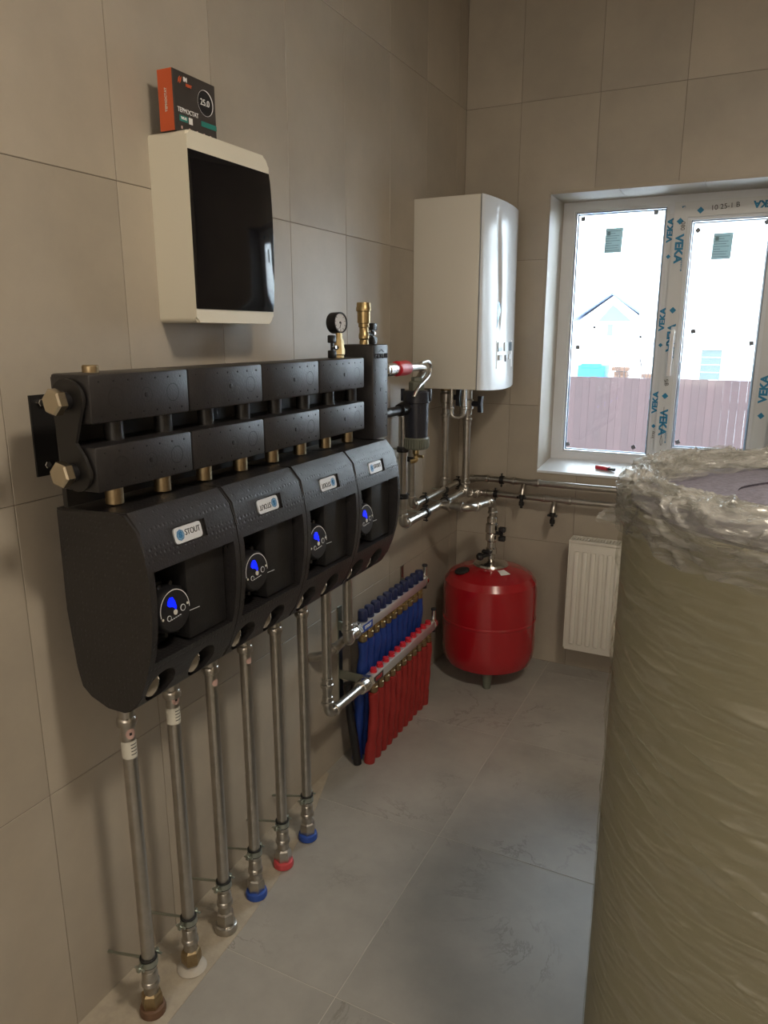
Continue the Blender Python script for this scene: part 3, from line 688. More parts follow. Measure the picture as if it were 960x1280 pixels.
b = B(); cyl(b, (TX+.02, TY-.01, .640), (TX+.05, TY-.015, .640), .007, 10)
for z in (.658, .620): bx(b, (TX+.035, TY-.028, z-.010), (TX+.062, TY-.004, z+.010), .003)
bx(b, (TX+.040, TY-.020, .625), (TX+.050, TY-.010, .655)); obj('black_handle', b, 'dark', ft)
b = B(); cyl(b, (TX, TY-.01, .548), (TX-.03, TY-.04, .540), .010, 12); lathe(b, [(.016, 0), (.018, .01), (.012, .02)], (TX-.028, TY-.038, .540), (-.7, -.7, -.1), 14); bx(b, (TX-.030, TY-.04, .555), (TX+.012, TY-.015, .566), .003); obj('drain_knob', b, 'dark', ft)

# ---------------------------------------------------------------- floor risers
PY = [.942+.1265*k for k in range(8)]; PX = .121
collars = ['tapebrown', 'tapeclear', 'steel', 'tapeblue', 'tapered', 'tapeblue']
labels = ['vertical steel pipe closest to the camera with rusty collar at the floor', 'second steel riser from the near end, pale ring at its foot', 'third steel riser from the near end, grey nut at its foot',
          'fourth steel riser from the near end, thick blue collar at the floor', 'fifth steel riser from the near end, red collar at the floor', 'sixth steel riser, farthest with a blue collar at the floor']
for i in range(6):
    y = PY[i]; r = .0142
    t = empty('riser_pipe', (PX, y, 0), labels[i], 'pipe', 'steel risers from the floor to the pump groups')
    b = B(); cyl(b, (PX, y, .04), (PX, y, .80), r, 24); obj('tube', b, 'steel', t)
    b = B(); sleeve(b, (PX, y, .715), (0, 0, -1), r, .045, 1.2); lathe(b, [(r*1.3, .735), (r*1.35, .74), (r*1.35, .765)], (PX, y, 0), (0, 0, 1), 24); obj('press_collar', b, 'steel', t)
    # foot: press socket, hex nut, collar
    b = B(); lathe(b, [(r*1.02, .112), (r*1.18, .108), (r*1.18, .088), (r*1.35, .085), (r*1.40, .078), (r*1.15, .073), (r*1.10, .052)], (PX, y, 0), (0, 0, 1), 24); obj('press_socket', b, 'steel', t)
    b = B(); lathe(b, [(r*1.2, .056), (r*1.5, .052), (r*1.62, .040), (r*1.62, .022), (r*1.4, .018)], (PX, y, 0), (0, 0, 1), 6, False, rot=i*.3); obj('hex_nut', b, 'dullbrass' if i in (0, 1) else 'steel', t)
    b = B()
    pr_ = [(r*1.5, 0.0015), (r*1.95, .003), (r*2.0, .010), (r*1.85, .019), (r*1.5, .022)] if i != 1 else [(r*2.3, .0015), (r*2.4, .004), (r*1.9, .010), (r*1.5, .012)]
    lathe(b, pr_, (PX, y, 0), (0, 0, 1), 20); obj('floor_collar', b, collars[i], t)
    zc = .135-.0*i
    b = B(); lathe(b, [(r*1.28, -.010), (r*1.28, .010)], (PX, y, zc), (0, 0, 1), 24); cl = obj('pipe_clip', b, 'rubber', t)
    b = B(); lathe(b, [(r*1.36, -.007), (r*1.36, .007)], (PX, y, zc), (0, 0, 1), 24)
    for sg in (-1, 1):
        bx(b, (PX-.006, y+sg*.019-.004, zc-.007), (PX+.002, y+sg*.031, zc+.007) if sg > 0 else (PX+.002, y-.019+.004, zc+.007), .0008, 1) if sg > 0 else bx(b, (PX-.006, y-.031, zc-.007), (PX+.002, y-.015, zc+.007), .0008, 1)
        cyl(b, (PX-.013, y+sg*.026, zc), (PX+.012, y+sg*.026, zc), .0028, 8)
    obj('clip_band', b, 'zinc', cl)
    b = B(); cyl(b, (PX-r, y, zc), (0, y, zc-.030+.0), .0032, 8); obj('threaded_stud', b, 'zinc', cl)
    # sticker(s) facing the room
    def wrapst(z0, z1, a0, a1, m, nm, rnd=False):
        b = B(); N_ = 10; V = []
        for a in range(N_+1):
            ang = R(a0+(a1-a0)*a/N_); V.append([b.verts.new((PX+(r+.0005)*math.cos(ang), y+(r+.0005)*math.sin(ang), z)) for z in (z0, z1)])
            if rnd:
                h = (z1-z0)/2*math.sqrt(max(0.02, 1-((a/N_-.5)*2)**2)); V[-1][0].co.z = (z0+z1)/2-h; V[-1][1].co.z = (z0+z1)/2+h
        for A, C in zip(V, V[1:]): b.faces.new((A[0], C[0], C[1], A[1])).smooth = True
        return obj(nm, b, m, t, sharp=0)
    if i == 0: wrapst(.668, .690, -60, 20, 'pinkst', 'round_sticker', True); wrapst(.625, .662, -150, 60, 'whitest', 'white_label'); wrapst(.676, .682, -32, -12, 'ink', 'sticker_mark')
    if i == 1: wrapst(.680, .702, -50, 30, 'pinkst', 'round_sticker', True); wrapst(.635, .672, -140, 60, 'whitest', 'white_label'); wrapst(.688, .694, -22, -2, 'ink', 'sticker_mark')
    if i in (0, 1):
        for q in range(4):
            z = (.655, .665)[i]-q*.007; wrapst(z-.001, z+.001, -30, 25, 'ink', 'label_print')
    if i in (2, 3): wrapst(.665, .681, -45, 30, 'pinkst', 'round_sticker', True)
# risers to the underfloor manifold
pipe_thing('manifold_feed', [(PX, PY[6], .80), (PX, PY[6], .335), (.118, 1.915, .325)], .0145, 'steel pipe bending at knee height into the lower manifold rail', bend=.034, sleeves=[((PX, PY[6], .44), (0, 0, -1))])
pipe_thing('manifold_feed', [(PX, PY[7], .82), (PX, PY[7], .52), (.078, 1.93, .498)], .0145, 'steel pipe bending into the upper manifold rail, beside the blue caps', bend=.03)
pipe_thing('manifold_branch', [(.0, 1.80, .455), (.055, 1.81, .47), (.072, 1.90, .49)], .014, 'short steel elbow joining the wall and the upper manifold rail', bend=.03)

# ---------------------------------------------------------------- underfloor manifold
MX1, MZ1, MX2, MZ2 = .078, .500, .118, .325
MY0, PITCH = 2.005, .0462
t = empty('underfloor_manifold', (.1, 2.23, .3), 'stainless underfloor heating manifold with blue capped upper rail and red capped lower rail', 'manifold')
for nm, X_, Z_ in (('upper_rail', MX1, MZ1), ('lower_rail', MX2, MZ2)):
    y0_ = 1.968; y1_ = 2.505
    b = B(); bx(b, (X_-.017, y0_, Z_-.017), (X_+.017, y1_, Z_+.017), .005, 2); rl = obj(nm, b, 'alu', t)
    b = B(); bx(b, (X_+.0165, y0_+.006, Z_-.013), (X_+.0178, y0_+.075, Z_+.012)); obj('name_plate', b, 'tapeblue' if nm[0] == 'u' else 'boxdark', rl)
    text('plate_lettering', 'STOUT', .014, (X_+.0182, y0_+.042, Z_), YR, ZU, 'white' if nm[0] == 'u' else 'redp', rl, .02)
    b = B(); hexn(b, (X_, y0_-.024, Z_), (X_, y0_, Z_), .0265); obj('union_nut', b, 'chrome', t)
    b = B(); lathe(b, [(.017, -.012), (.022, -.010), (.024, .002), (.024, .012), (.018, .014), (.022, .016), (.022, .024), (.016, .026)], (X_, y0_-.048, Z_), (0, 1, 0), 20); obj('end_collar', b, 'chrome', t)
    b = B(); lathe(b, [(.016, 0), (.019, .004), (.019, .020), (.013, .024), (.013, .034)], (X_, y1_, Z_), (0, 1, 0), 18)
    cyl(b, (X_, y1_+.018, Z_), (X_, y1_+.018, Z_+.055), .009, 12); obj('end_vent', b, 'chrome', t)
    b = B(); cyl(b, (X_, y1_+.018, Z_-.035), (X_, y1_+.018, Z_-.012), .009, 12); obj('vent_cap', b, 'navyplastic', t)
    b = B(); cyl(b, (X_, y1_+.018, Z_+.055), (X_, y1_+.018, Z_+.062), .011, 12); obj('vent_cap', b, 'navyplastic', t)
for yb in (1.985, 2.475):
    b = B(); bx(b, (0, yb-.012, .22), (.004, yb+.012, .56)); bx(b, (0, yb-.010, MZ1-.02), (MX1-.016, yb-.007, MZ1+.012)); bx(b, (0, yb-.010, MZ2-.02), (MX2-.016, yb-.007, MZ2+.012)); obj('wall_bracket', b, 'zinc', t)
bigcap = B(); lathe(bigcap, [(.0145, 0), (.0165, .002), (.0160, .026), (.0135, .031), (0, .032)], (0, 0, 0), (0, 0, 1), 12)
for f in bigcap.faces: f.smooth = False
for i in range(11):
    y = MY0+PITCH*i
    b = B(); lathe(b, [(.0175, 0), (.0175, .005), (.015, .006), (.0172, .009), (.0165, .032), (.014, .037), (0, .0385)], (MX1, y, MZ1+.017), (0, 0, 1), 14); obj('blue_cap', b, 'bluecap', t)
    b = B(); lathe(b, [(.009, 0), (.015, .003), (.015, .012), (.011, .016), (.0155, .019), (.0155, .036), (.012, .042)], (MX1, y, MZ1-.017), (0, 0, -1), 12); obj('brass_outlet', b, 'brass', t)
    b = B(); lathe(b, [(.0125, 0), (.0125, .005), (.009, .006), (.0105, .008), (.0105, .014), (0, .015)], (MX2, y, MZ2+.017), (0, 0, 1), 12); obj('red_cap', b, 'redp', t)
    b = B(); lathe(b, [(.009, 0), (.014, .003), (.014, .012), (.010, .016), (.0145, .019), (.0145, .034), (.012, .040)], (MX2, y, MZ2-.017), (0, 0, -1), 12); obj('brass_outlet', b, 'dullbrass', t)
ORD = ['first', 'second', 'third', 'fourth', 'fifth', 'sixth', 'seventh', 'eighth', 'ninth', 'tenth', 'eleventh']
for i in range(11):
    y = MY0+PITCH*i; rr = random.Random(i)
    j = lambda s=.003: rr.uniform(-s, s)
    b = B(); f = lambda p_: .0165+.0016*math.sin(p_.z*60+i)+(.002 if p_.z < .06 else 0)
    P_ = [(MX1, y, .443), (MX1+j(.002), y+j(.002), .40), (MX1-.004+j(), y+j(), .33), (MX1-.014+j(), y+j(), .25), (.060, y+j(), .16), (.054, y+j(), .08), (.052, y, 0.001)]
    tube(b, P_, f, .02, 12, 3); o = obj('blue_pipe_sleeve', b, 'bluesleeve'); tag(o, ORD[i]+' blue sleeved pipe from the left under the upper manifold rail', 'pipe', 'blue sleeved floor heating pipes')
    b = B(); f = lambda p_: .0165+.0016*math.sin(p_.z*55+i*2)+(.0025 if p_.z < .07 else 0)
    P_ = [(MX2, y, .268), (MX2+j(.002), y+j(), .22), (MX2-.004+j(), y+j(), .14), (MX2-.010+j(), y+j(), .07), (.100+j(), y+j(.002), .001)]
    tube(b, P_, f, .02, 12, 4); o = obj('red_pipe_sleeve', b, 'redsleeve'); tag(o, ORD[i]+' red sleeved pipe from the left under the lower manifold rail', 'pipe', 'red sleeved floor heating pipes')
for i in range(1):
    b = B(); tube(b, [(.040, 1.965, .30), (.045, 1.968, .2), (.062, 1.972, .08), (.070, 1.975, .001)], .0145, .04, 12); o = obj('black_pipe_sleeve', b, 'dark'); tag(o, 'black sleeved pipe against the wall left of the red sleeves', 'pipe')

# ---------------------------------------------------------------- pump groups
GY0, GP = .872, .2478; GW = .2455
prof = [(.070, 1.140), (.200, 1.146), (.236, 1.147), (.262, 1.118), (.272, 1.075), (.2785, 1.035), (.280, .990), (.277, .945), (.270, .900), (.257, .855), (.240, .815), (.222, .787), (.205, .774), (.190, .768), (.150, .768), (.112, .782), (.090, .800), (.080, .840), (.073, .95)]
def shell_bm():
    b = B(); prism(b, prof, lambda a, c, s: (a, GY0+GW*s, c))
    es = [e for e in b.edges if abs(e.verts[0].co.y-e.verts[1].co.y) < 1e-6]
    bmesh.ops.bevel(b, geom=es, offset=.004, segments=2, affect='EDGES')
    cuts = []
    c = B(); bx(c, (.17, GY0+.014, .876), (.4, GY0+GW-.014, 1.046)); cuts.append(c)       # large front opening
    for yc in (GY0+.047, GY0+.160):
        c = B(); u, v, a_ = basis((1, 0, .10)); o_ = Vector((.245, yc, .817))
        ring0 = [o_-a_*.060+Vector((0, 1, 0))*math.cos(2*PI*k/28)*.032+Vector((-.1, 0, 1))*math.sin(2*PI*k/28)*.031 for k in range(28)]
        ring1 = [p_+a_*.16+Vector((0, 1, 0))*math.cos(2*PI*k/28)*.010 for k, p_ in enumerate(ring0)]
        A = [c.verts.new(p_) for p_ in ring0]; D_ = [c.verts.new(p_) for p_ in ring1]
        c.faces.new(A[::-1]); c.faces.new(D_)
        for k in range(28): c.faces.new((A[k], A[(k+1) % 28], D_[(k+1) % 28], D_[k]))
        cuts.append(c)
    c = B(); sl = Vector((.010, 0, -.043)).normalized(); nrm = Vector((.973, 0, .23)); o_ = Vector((.2665, GY0+.117, 1.0905))
    prism(c, [(-.046, -.0165), (.046, -.0165), (.046, .0165), (-.046, .0165)], lambda a, q, s: o_+Vector((0, a, 0))-sl*q+nrm*(.02*s-.0035*(1-s))); cuts.append(c)
    return booled(b, cuts)
pg = empty('pump_group', (.17, GY0+GW/2, .768), 'black insulated pump group nearest the camera, its badge reading upright', 'pump', 'black pump groups under the header')
nb_ = shell_bm(); sho = obj('insulation_shell', nb_, 'black_foam3', pg, sharp=30)
b = B(); bx(b, (.175, GY0+.120, .879), (.252, GY0+GW-.016, 1.043), .004); obj('cover_block', b, 'black_foam', pg)
b = B(); cyl(b, (.2525, GY0+.150, .935), (.2532, GY0+.118, .937), .0006, 6); obj('latch_line', b, 'lgrey', pg)
# pump head + dial
dc = Vector((.236, GY0+.078, .952)); dax = Vector((1, 0, .10)).normalized()
b = B(); lathe(b, [(.046, -.06), (.046, -.012), (.041, -.009), (.041, .000), (.0385, .014), (.0355, .018), (0, .018)], dc, dax, 36); hd = obj('pump_head', b, 'dark', pg)
b = B(); u, v, a_ = basis(dax)
for k in range(10):
    an = 2*PI*k/10; q = dc+(u*math.cos(an)+v*math.sin(an))*.043; cyl(b, q-a_*.02, q+a_*.004, .0045, 6)
obj('cooling_rib', b, 'blackm', hd)
fc = dc+dax*.0185; Yv = Vector((0, 1, 0)); Zv = dax.cross(Yv).normalized()
if Zv.z < 0: Zv = -Zv
b = B(); V0 = []
for k in range(33):
    an = R(-8+196*k/32); V0.append([b.verts.new(fc+Yv*math.cos(an)*rr+Zv*math.sin(an)*rr+dax*.0005) for rr in (.0330, .0342)])
for A, C in zip(V0, V0[1:]): b.faces.new((A[0], C[0], C[1], A[1]))
obj('silver_arc', b, 'white', hd)
b = B(); rr = random.Random(4)
prism(b, [(-.016, .012), (-.012, .008), (-.004, .006), (.002, .000), (.004, .004), (.002, .014), (-.002, .022), (-.009, .023), (-.014, .018)], lambda a, q, s: fc+Yv*a+Zv*q+dax*(.0008*s)); obj('led_display', b, 'led', hd)
for yy, zz, rr_, mm in ((-.016, -.010, .0048, 'lgrey'), (.000, -.004, .0045, 'whitest'), (.018, -.002, .0058, 'lgrey'), (-.030, -.008, .0022, 'whitest'), (.030, .002, .0022, 'whitest')):
    b = B(); q = fc+Yv*yy+Zv*zz; lathe(b, [(rr_, 0), (rr_, .0008), (0, .0008)], q, dax, 18); bt = obj('dial_button', b, mm, hd)
    if rr_ > .0046: b = B(); lathe(b, [(rr_*.78, 0), (rr_*.78, .001), (0, .001)], q, dax, 18); obj('button_centre', b, 'dark', hd)
b = B(); [bx(b, (-.0, 0, 0), (.0, 0, 0)) for _ in ()]
for k in range(5): q = fc+Yv*(-.010+k*.005)-Zv*(.014-k*.0005); bx(b, q-Vector((.0002, .0016, .0006)), q+Vector((.0006, .0016, .0006)))
obj('dial_print', b, 'lgrey', hd)
hd.scale = (1.1, 1.1, 1.1)
b = B(); bx(b, (.18, GY0+.050, .879), (.215, GY0+.095, .920), .004); obj('cable_gland', b, 'dark', pg)
# thermometers in the two round pockets
for yc in (GY0+.045, GY0+.158):
    a_ = Vector((1, 0, .10)).normalized(); o_ = Vector((.212, yc, .812))
    b = B(); lathe(b, [(.0235, -.02), (.0235, .004), (.0220, .006), (.0210, .004)], o_, a_, 30); th = obj('thermometer_rim', b, 'chrome', pg)
    b = B(); lathe(b, [(.0212, .0), (.0212, .0042), (0, .0042)], o_, a_, 30); obj('thermometer_face', b, 'thermo', th)
# badge
sl = Vector((.010, 0, -.043)).normalized(); nrm = Vector((.973, 0, .23)).normalized(); o_ = Vector((.2665, GY0+.117, 1.0905))-nrm*.0032
def badge(o_, parent, flip):
    s = -1 if flip else 1
    b = B(); w_, h_, c_ = .036, .0145, .007; pl = []
    for sx_, sz_, a0 in ((1, 1, 0), (-1, 1, 90), (-1, -1, 180), (1, -1, 270)):
        for k in range(5): an = R(a0+22.5*k); pl.append((sx_*(w_-c_)+c_*math.cos(an), sz_*(h_-c_)+c_*math.sin(an)))
    prism(b, pl, lambda a, q, t_: o_+Yv*a-sl*q+nrm*(.003*t_)); bd = obj('badge', b, 'whiteplate', parent)
    r_ = Yv*s; u_ = -sl*s; f = o_+nrm*.0034
    text('badge_lettering', 'STOUT', .0155, f+r_*.0115+u_*.0015, r_, u_, 'ink', bd, .0, sx=.82)
    b = B(); pp = []
    c0 = f-r_*.021
    ro = [(.0098*(1+.05*math.cos(8*2*PI*k/32)), 2*PI*k/32) for k in range(32)]
    A = [b.verts.new(c0+r_*math.cos(a)*q+u_*math.sin(a)*q) for q, a in ro]; C = [b.verts.new(c0+r_*math.cos(a)*q*.84+u_*math.sin(a)*q*.84) for q, a in ro]
    for k in range(32): b.faces.new((A[k], A[(k+1) % 32], C[(k+1) % 32], C[k]))
    obj('badge_ring', b, 'badgeblue', bd)
    b = B(); lathe(b, [(.0080, -.0002), (0, -.0002)], c0, nrm, 24); obj('badge_disc', b, 'badgelight', bd)
    text('badge_lettering', 'S', .014, c0+nrm*.0003, r_, u_, 'badgeblue', bd, .03)
    return bd
glabels = ['', 'second black pump group from the camera, its badge turned upside down', 'third black pump group from the camera, its badge turned upside down', 'black pump group farthest from the camera, its badge upright beside the column']
groups = [pg]
for i in range(1, 4):
    c = copy_tree(pg); c.location.y += GP*i; c['label'] = glabels[i]; ORG[c.name] = ORG[pg.name]+Vector((0, GP*i, 0)); groups.append(c)
for i, g in enumerate(groups): badge(o_+Vector((0, GP*i, 0)), g, i in (1, 2))

# ---------------------------------------------------------------- header (twin manifold) above the pump groups
HX0, HX1 = .132, .218; HY = [.838, 1.070, 1.302, 1.533, 1.765]
t = empty('heating_header', (.17, 1.3, 1.187), 'black insulated twin heating header of eight shells above the pump groups', 'header')
for (za, zb) in ((1.2975, 1.3765), (1.186, 1.2615)):
    for i in range(4):
        b = B(); bx(b, (HX0, HY[i]+.0012, za), (HX1, HY[i+1]-.0012, zb), .0045, 2); s_ = obj('insulation_shell', b, 'black_foam2', t)
        yc = (HY[i]+HY[i+1])/2; zc = (za+zb)/2; b = B()
        for dy_, rr_ in ((-.062, .017), (.008, .013), (.072, .016)):
            for r0_, r1_ in ((rr_, rr_-.0012),):
                V0 = [[b.verts.new((HX1+.0006, yc+dy_+math.cos(2*PI*k/24)*q, zc+math.sin(2*PI*k/24)*q)) for q in (r0_, r1_)] for k in range(24)]
                for k in range(24): b.faces.new((V0[k][0], V0[(k+1) % 24][0], V0[(k+1) % 24][1], V0[k][1]))
            if rr_ == .013: lathe(b, [(.005, -.001), (.005, .001), (.003, .0014), (0, .0014)], (HX1, yc+dy_, zc), (1, 0, 0), 12)
        for k in range(7):
            for zz in (za+.012, zb-.012): lathe(b, [(.0022, -.001), (.0018, .0008), (0, .0008)], (HX1, yc-.095+k*.0315, zz), (1, 0, 0), 8)
        obj('moulded_marks', b, 'dark', s_, kind='stuff')
for i in range(8):
    y = .925+.1205*i
    b = B(); cyl(b, (.172, y, 1.255), (.172, y, 1.305), .0165, 20); obj('neck', b, 'blackm', t)
    b = B(); cyl(b, (.160, y, 1.1475), (.160, y, 1.186), .0160, 20); obj('outlet_stub', b, 'dullbrass', t)
# recessed black strip behind the necks
b = B(); bx(b, (.120, .85, 1.152), (.130, 1.80, 1.37)); obj('back_plate', b, 'blackm', t)
# near end: curved plate + hex plugs
b = B(); c1 = (.178, 1.336); c2 = (.182, 1.222); pl = []
for k in range(13): a_ = R(0+180*k/12); pl.append((c1[0]+.036*math.cos(a_), c1[1]+.034*math.sin(a_)))
pl += [(.146, 1.30), (.150, 1.25)]
for k in range(13): a_ = R(180+180*k/12); pl.append((c2[0]+.033*math.cos(a_), c2[1]+.034*math.sin(a_)))
pl += [(.205, 1.245), (.188, 1.268), (.198, 1.295)]
prism(b, pl, lambda a, q, s: (a, .828+.006*s, q)); obj('end_plate', b, 'blackm', t)
for zc in (1.335, 1.220):
    b = B(); lathe(b, [(.0165, 0), (.0165, .008), (.014, .009), (.014, .022)], (.178, .812, zc), (0, 1, 0), 24); obj('plug_thread', b, 'dark', t)
    b = B(); lathe(b, [(.0185, 0), (.0215, .003), (.0215, .016), (.019, .018)], (.178, .797, zc), (0, 1, 0), 6, False, rot=.25); obj('hex_plug', b, 'bronzecap', t)
b = B(); lathe(b, [(.0135, 0), (.0135, .010), (.012, .012), (.0, .012)], (.165, .893, 1.3765), (0, 0, 1), 20); obj('top_plug', b, 'dullbrass', t)
for y in (.905, 1.70):
    b = B(); bx(b, (0, y-.008, 1.185), (.004, y+.045, 1.332)); bx(b, (.0, y+.041, 1.19), (.124, y+.045, 1.33)); wbk = obj('wall_bracket', b, 'blackm', t)
    for z in (1.205, 1.318):
        b = B(); hexn(b, (.004, y+.012, z), (.011, y+.012, z), .007); obj('bracket_screw', b, 'chrome', wbk)

# ---------------------------------------------------------------- hydraulic column
t = empty('hydraulic_separator', (.165, 1.875, 1.145), 'tall black insulated hydraulic column at the far end of the header', 'column')
CX1 = .212; CY0, CY1, CZ0, CZ1 = 1.828, 1.921, 1.147, 1.409
b = B(); bx(b, (.110, CY0, CZ0), (CX1, CY1, CZ1), .005, 2); cs = obj('insulation_shell', b, 'black_foam2', t)
text('moulded_lettering', 'GIDRUSS', .0185, (CX1+.0006, (CY0+CY1)/2, 1.377), YR, ZU, 'dark_matte', cs, .012, sx=1.1)
b = B(); prism(b, [(1.858, 1.388), (1.876, 1.397), (1.896, 1.388), (1.890, 1.388), (1.876, 1.394), (1.864, 1.388)], lambda a, q, s: (CX1+.0008*s, a, q)); obj('moulded_emblem', b, 'ink', cs)
b = B()
for k in range(6):
    for yy in (CY0+.014, CY1-.014): lathe(b, [(.0024, -.001), (.002, .0008), (0, .0008)], (CX1, yy, 1.18+k*.032), (1, 0, 0), 8)
for zz in (1.335, 1.285, 1.215): 
    V0 = [[b.verts.new((CX1+.0006, 1.875+math.cos(2*PI*k/24)*q, zz+math.sin(2*PI*k/24)*q)) for q in (.013, .0118)] for k in range(24)]
    for k in range(24): b.faces.new((V0[k][0], V0[(k+1) % 24][0], V0[(k+1) % 24][1], V0[k][1]))
lathe(b, [(.006, -.001), (.006, .001), (0, .001)], (CX1, 1.875, 1.285), (1, 0, 0), 12); obj('moulded_marks', b, 'dark', cs, kind='stuff')
# air vent on the column
t = empty('air_vent', (.165, 1.865, CZ1), 'brass automatic air vent with black lever valve on top of the column', 'valve')
vx, vy = .165, 1.862
b = B(); lathe(b, [(.0125, 0), (.0125, .010), (.0115, .012), (.0145, .016), (.0145, .028), (.0125, .031), (.0125, .045), (.0150, .047), (.0150, .056)], (vx, vy, CZ1), (0, 0, 1), 20); obj('valve_body', b, 'brass', t)
b = B(); lathe(b, [(.0105, .054), (.0178, .058), (.0182, .088), (.0210, .090), (.0210, .099), (.0195, .102), (.0195, .108), (.0185, .112), (0, .112)], (vx, vy, CZ1), (0, 0, 1), 24); obj('vent_float_chamber', b, 'brass', t)
b = B(); cyl(b, (vx, vy+.012, CZ1+.028), (vx+.004, vy+.045, CZ1+.028), .006, 10)
for z in (.010, .048): bx(b, (vx-.004, vy+.036, CZ1+z-.010), (vx+.012, vy+.060, CZ1+z+.010), .002)
bx(b, (vx, vy+.042, CZ1+.014), (vx+.006, vy+.052, CZ1+.046)); obj('black_lever', b, 'dark', t)
b = B(); cyl(b, (vx+.006, vy+.046, CZ1+.030), (vx+.012, vy+.046, CZ1+.030), .004, 8); obj('lever_screw', b, 'chrome', t)
# pressure gauge on the header
t = empty('pressure_gauge', (.165, 1.715, 1.3765), 'round black rimmed pressure gauge on a brass valve on top of the header', 'gauge')
gx, gy, gz = .165, 1.722, 1.466; HZ = 1.3765
b = B(); lathe(b, [(.0125, 0), (.0125, .006), (.0150, .009), (.0150, .022), (.0135, .026), (.0120, .045), (.009, .050), (.008, .068)], (gx, gy, HZ), (0, 0, 1), 6, False); obj('valve_body', b, 'brass', t)
ga = Vector((.98, -.18, .05)).normalized()
b = B(); lathe(b, [(.0, -.022), (.0255, -.022), (.027, -.020), (.027, .006), (.0265, .008), (.0235, .008), (.0235, .004)], (gx, gy, gz), ga, 36); obj('gauge_case', b, 'dark', t)
b = B(); lathe(b, [(.0238, .003), (.0238, .005), (0, .005)], (gx, gy, gz), ga, 32); gf = obj('gauge_face', b, 'whiteplate', t)
u, v, a_ = basis(ga); b = B(); c0 = Vector((gx, gy, gz))+ga*.0054
for k in range(9):
    an = R(-45+33.75*k); d_ = u*math.cos(an)+v*math.sin(an); cyl(b, c0+d_*.017, c0+d_*.0215, .0006, 5)
cyl(b, c0-u*.004, c0+(u*.2+v*.9)*.016, .0008, 5); cyl(b, c0-ga*.001, c0+ga*.001, .003, 10); obj('gauge_needle', b, 'ink', gf)
b = B(); cyl(b, (gx, gy-.008, HZ+.026), (gx, gy-.032, HZ+.026), .006, 10)
for z in (.010, .048): bx(b, (gx-.010, gy-.044, HZ+z-.010), (gx+.008, gy-.026, HZ+z+.010), .003)
bx(b, (gx-.003, gy-.039, HZ+.014), (gx+.004, gy-.031, HZ+.046)); obj('black_lever', b, 'dark', t)
b = B(); cyl(b, (gx+.002, gy-.036, HZ+.028), (gx+.012, gy-.036, HZ+.028), .004, 8); obj('lever_screw', b, 'chrome', t)

# ---------------------------------------------------------------- filter (dirt separator) and its connections
FXx, FYy = .160, 2.240
t = empty('magnetic_filter', (FXx, FYy, 1.06), 'dark blue-black cylindrical filter with ribbed grey collar beside the column', 'filter')
b = B(); lathe(b, [(0, 1.098), (.0385, 1.098), (.0385, 1.100), (.0405, 1.150), (.0415, 1.215), (.0455, 1.217), (.0455, 1.252), (.042, 1.256), (.020, 1.258), (0, 1.258)], (FXx, FYy, 0), (0, 0, 1), 40)
for an in (R(-150), R(10)): q = Vector((FXx+.045*math.cos(an), FYy+.045*math.sin(an), 0)); bx(b, q+Vector((-.006, -.006, 1.222)), q+Vector((.006, .006, 1.262)), .002)
obj('filter_body', b, 'navyplastic', t)
b = B(); n_r = 60; 
lathe(b, [(.034, 1.062), (.0405, 1.064), (.0415, 1.068), (.0430, 1.098), (.0395, 1.102)], (FXx, FYy, 0), (0, 0, 1), 30)
for k in range(30):
    an = 2*PI*k/30; q = Vector((FXx+.0425*math.cos(an), FYy+.0425*math.sin(an), 0)); cyl(b, q+Vector((0, 0, 1.068)), q+Vector((0, 0, 1.097)), .0018, 6)
obj('ribbed_collar', b, 'olivegrey', t)
b = B(); lathe(b, [(.0265, 1.256), (.0275, 1.259), (.0275, 1.282), (.0235, 1.286), (.019, 1.288), (.019, 1.298), (.012, 1.300)], (FXx, FYy, 0), (0, 0, 1), 8, False); obj('top_nut', b, 'olivegrey', t)
b = B(); lathe(b, [(.010, 0), (.012, .006), (.012, .018), (.008, .022), (.008, .034)], (FXx, FYy, 1.064), (0, 0, -1), 14); tube(b, [(FXx, FYy, 1.036), (FXx+.004, FYy-.004, 1.024), (FXx-.012, FYy-.018, 1.020)], .008, .006, 10); bx(b, (FXx+.008, FYy-.004, 1.032), (FXx+.028, FYy+.004, 1.042), .002); obj('brass_drain', b, 'brass', t)
b = B(); tube(b, [(.135, CY1-.002, 1.196), (.135, FYy-.01, 1.196)], .015, 0, 14); lathe(b, [(.020, 0), (.022, .02), (.022, .05), (.024, .075)], (.138, FYy-.085, 1.197), (0, 1, .1), 20); obj('side_arm', b, 'dark', t)
t = empty('column_outlet', (.165, CY1, 1.333), 'steel outlet with red valve collar leaving the top of the column', 'pipe')
b = B(); lathe(b, [(.021, 0), (.021, .055), (.016, .060)], (.165, CY1, 1.333), (0, 1, 0), 6, False); obj('black_socket', b, 'dark', t)
b = B(); lathe(b, [(.016, .055), (.019, .060), (.019, .075), (.016, .078), (.021, .082), (.021, .110), (.016, .114), (.019, .118), (.019, .145), (.016, .150)], (.165, CY1, 1.333), (0, 1, 0), 20); obj('union', b, 'chrome', t)
b = B(); lathe(b, [(.020, .150), (.0235, .153), (.0235, .225), (.021, .232)], (.165, CY1, 1.333), (0, 1, 0), 12, False); obj('red_collar', b, 'redp', t)
b = B(); tube(b, [(.165, CY1+.23, 1.333), (.165, 2.255, 1.333), (.163, 2.30, 1.325), (.160, 2.275, 1.300), (.160, 2.245, 1.285)], .013, .022, 14); obj('tube', b, 'steel', t)
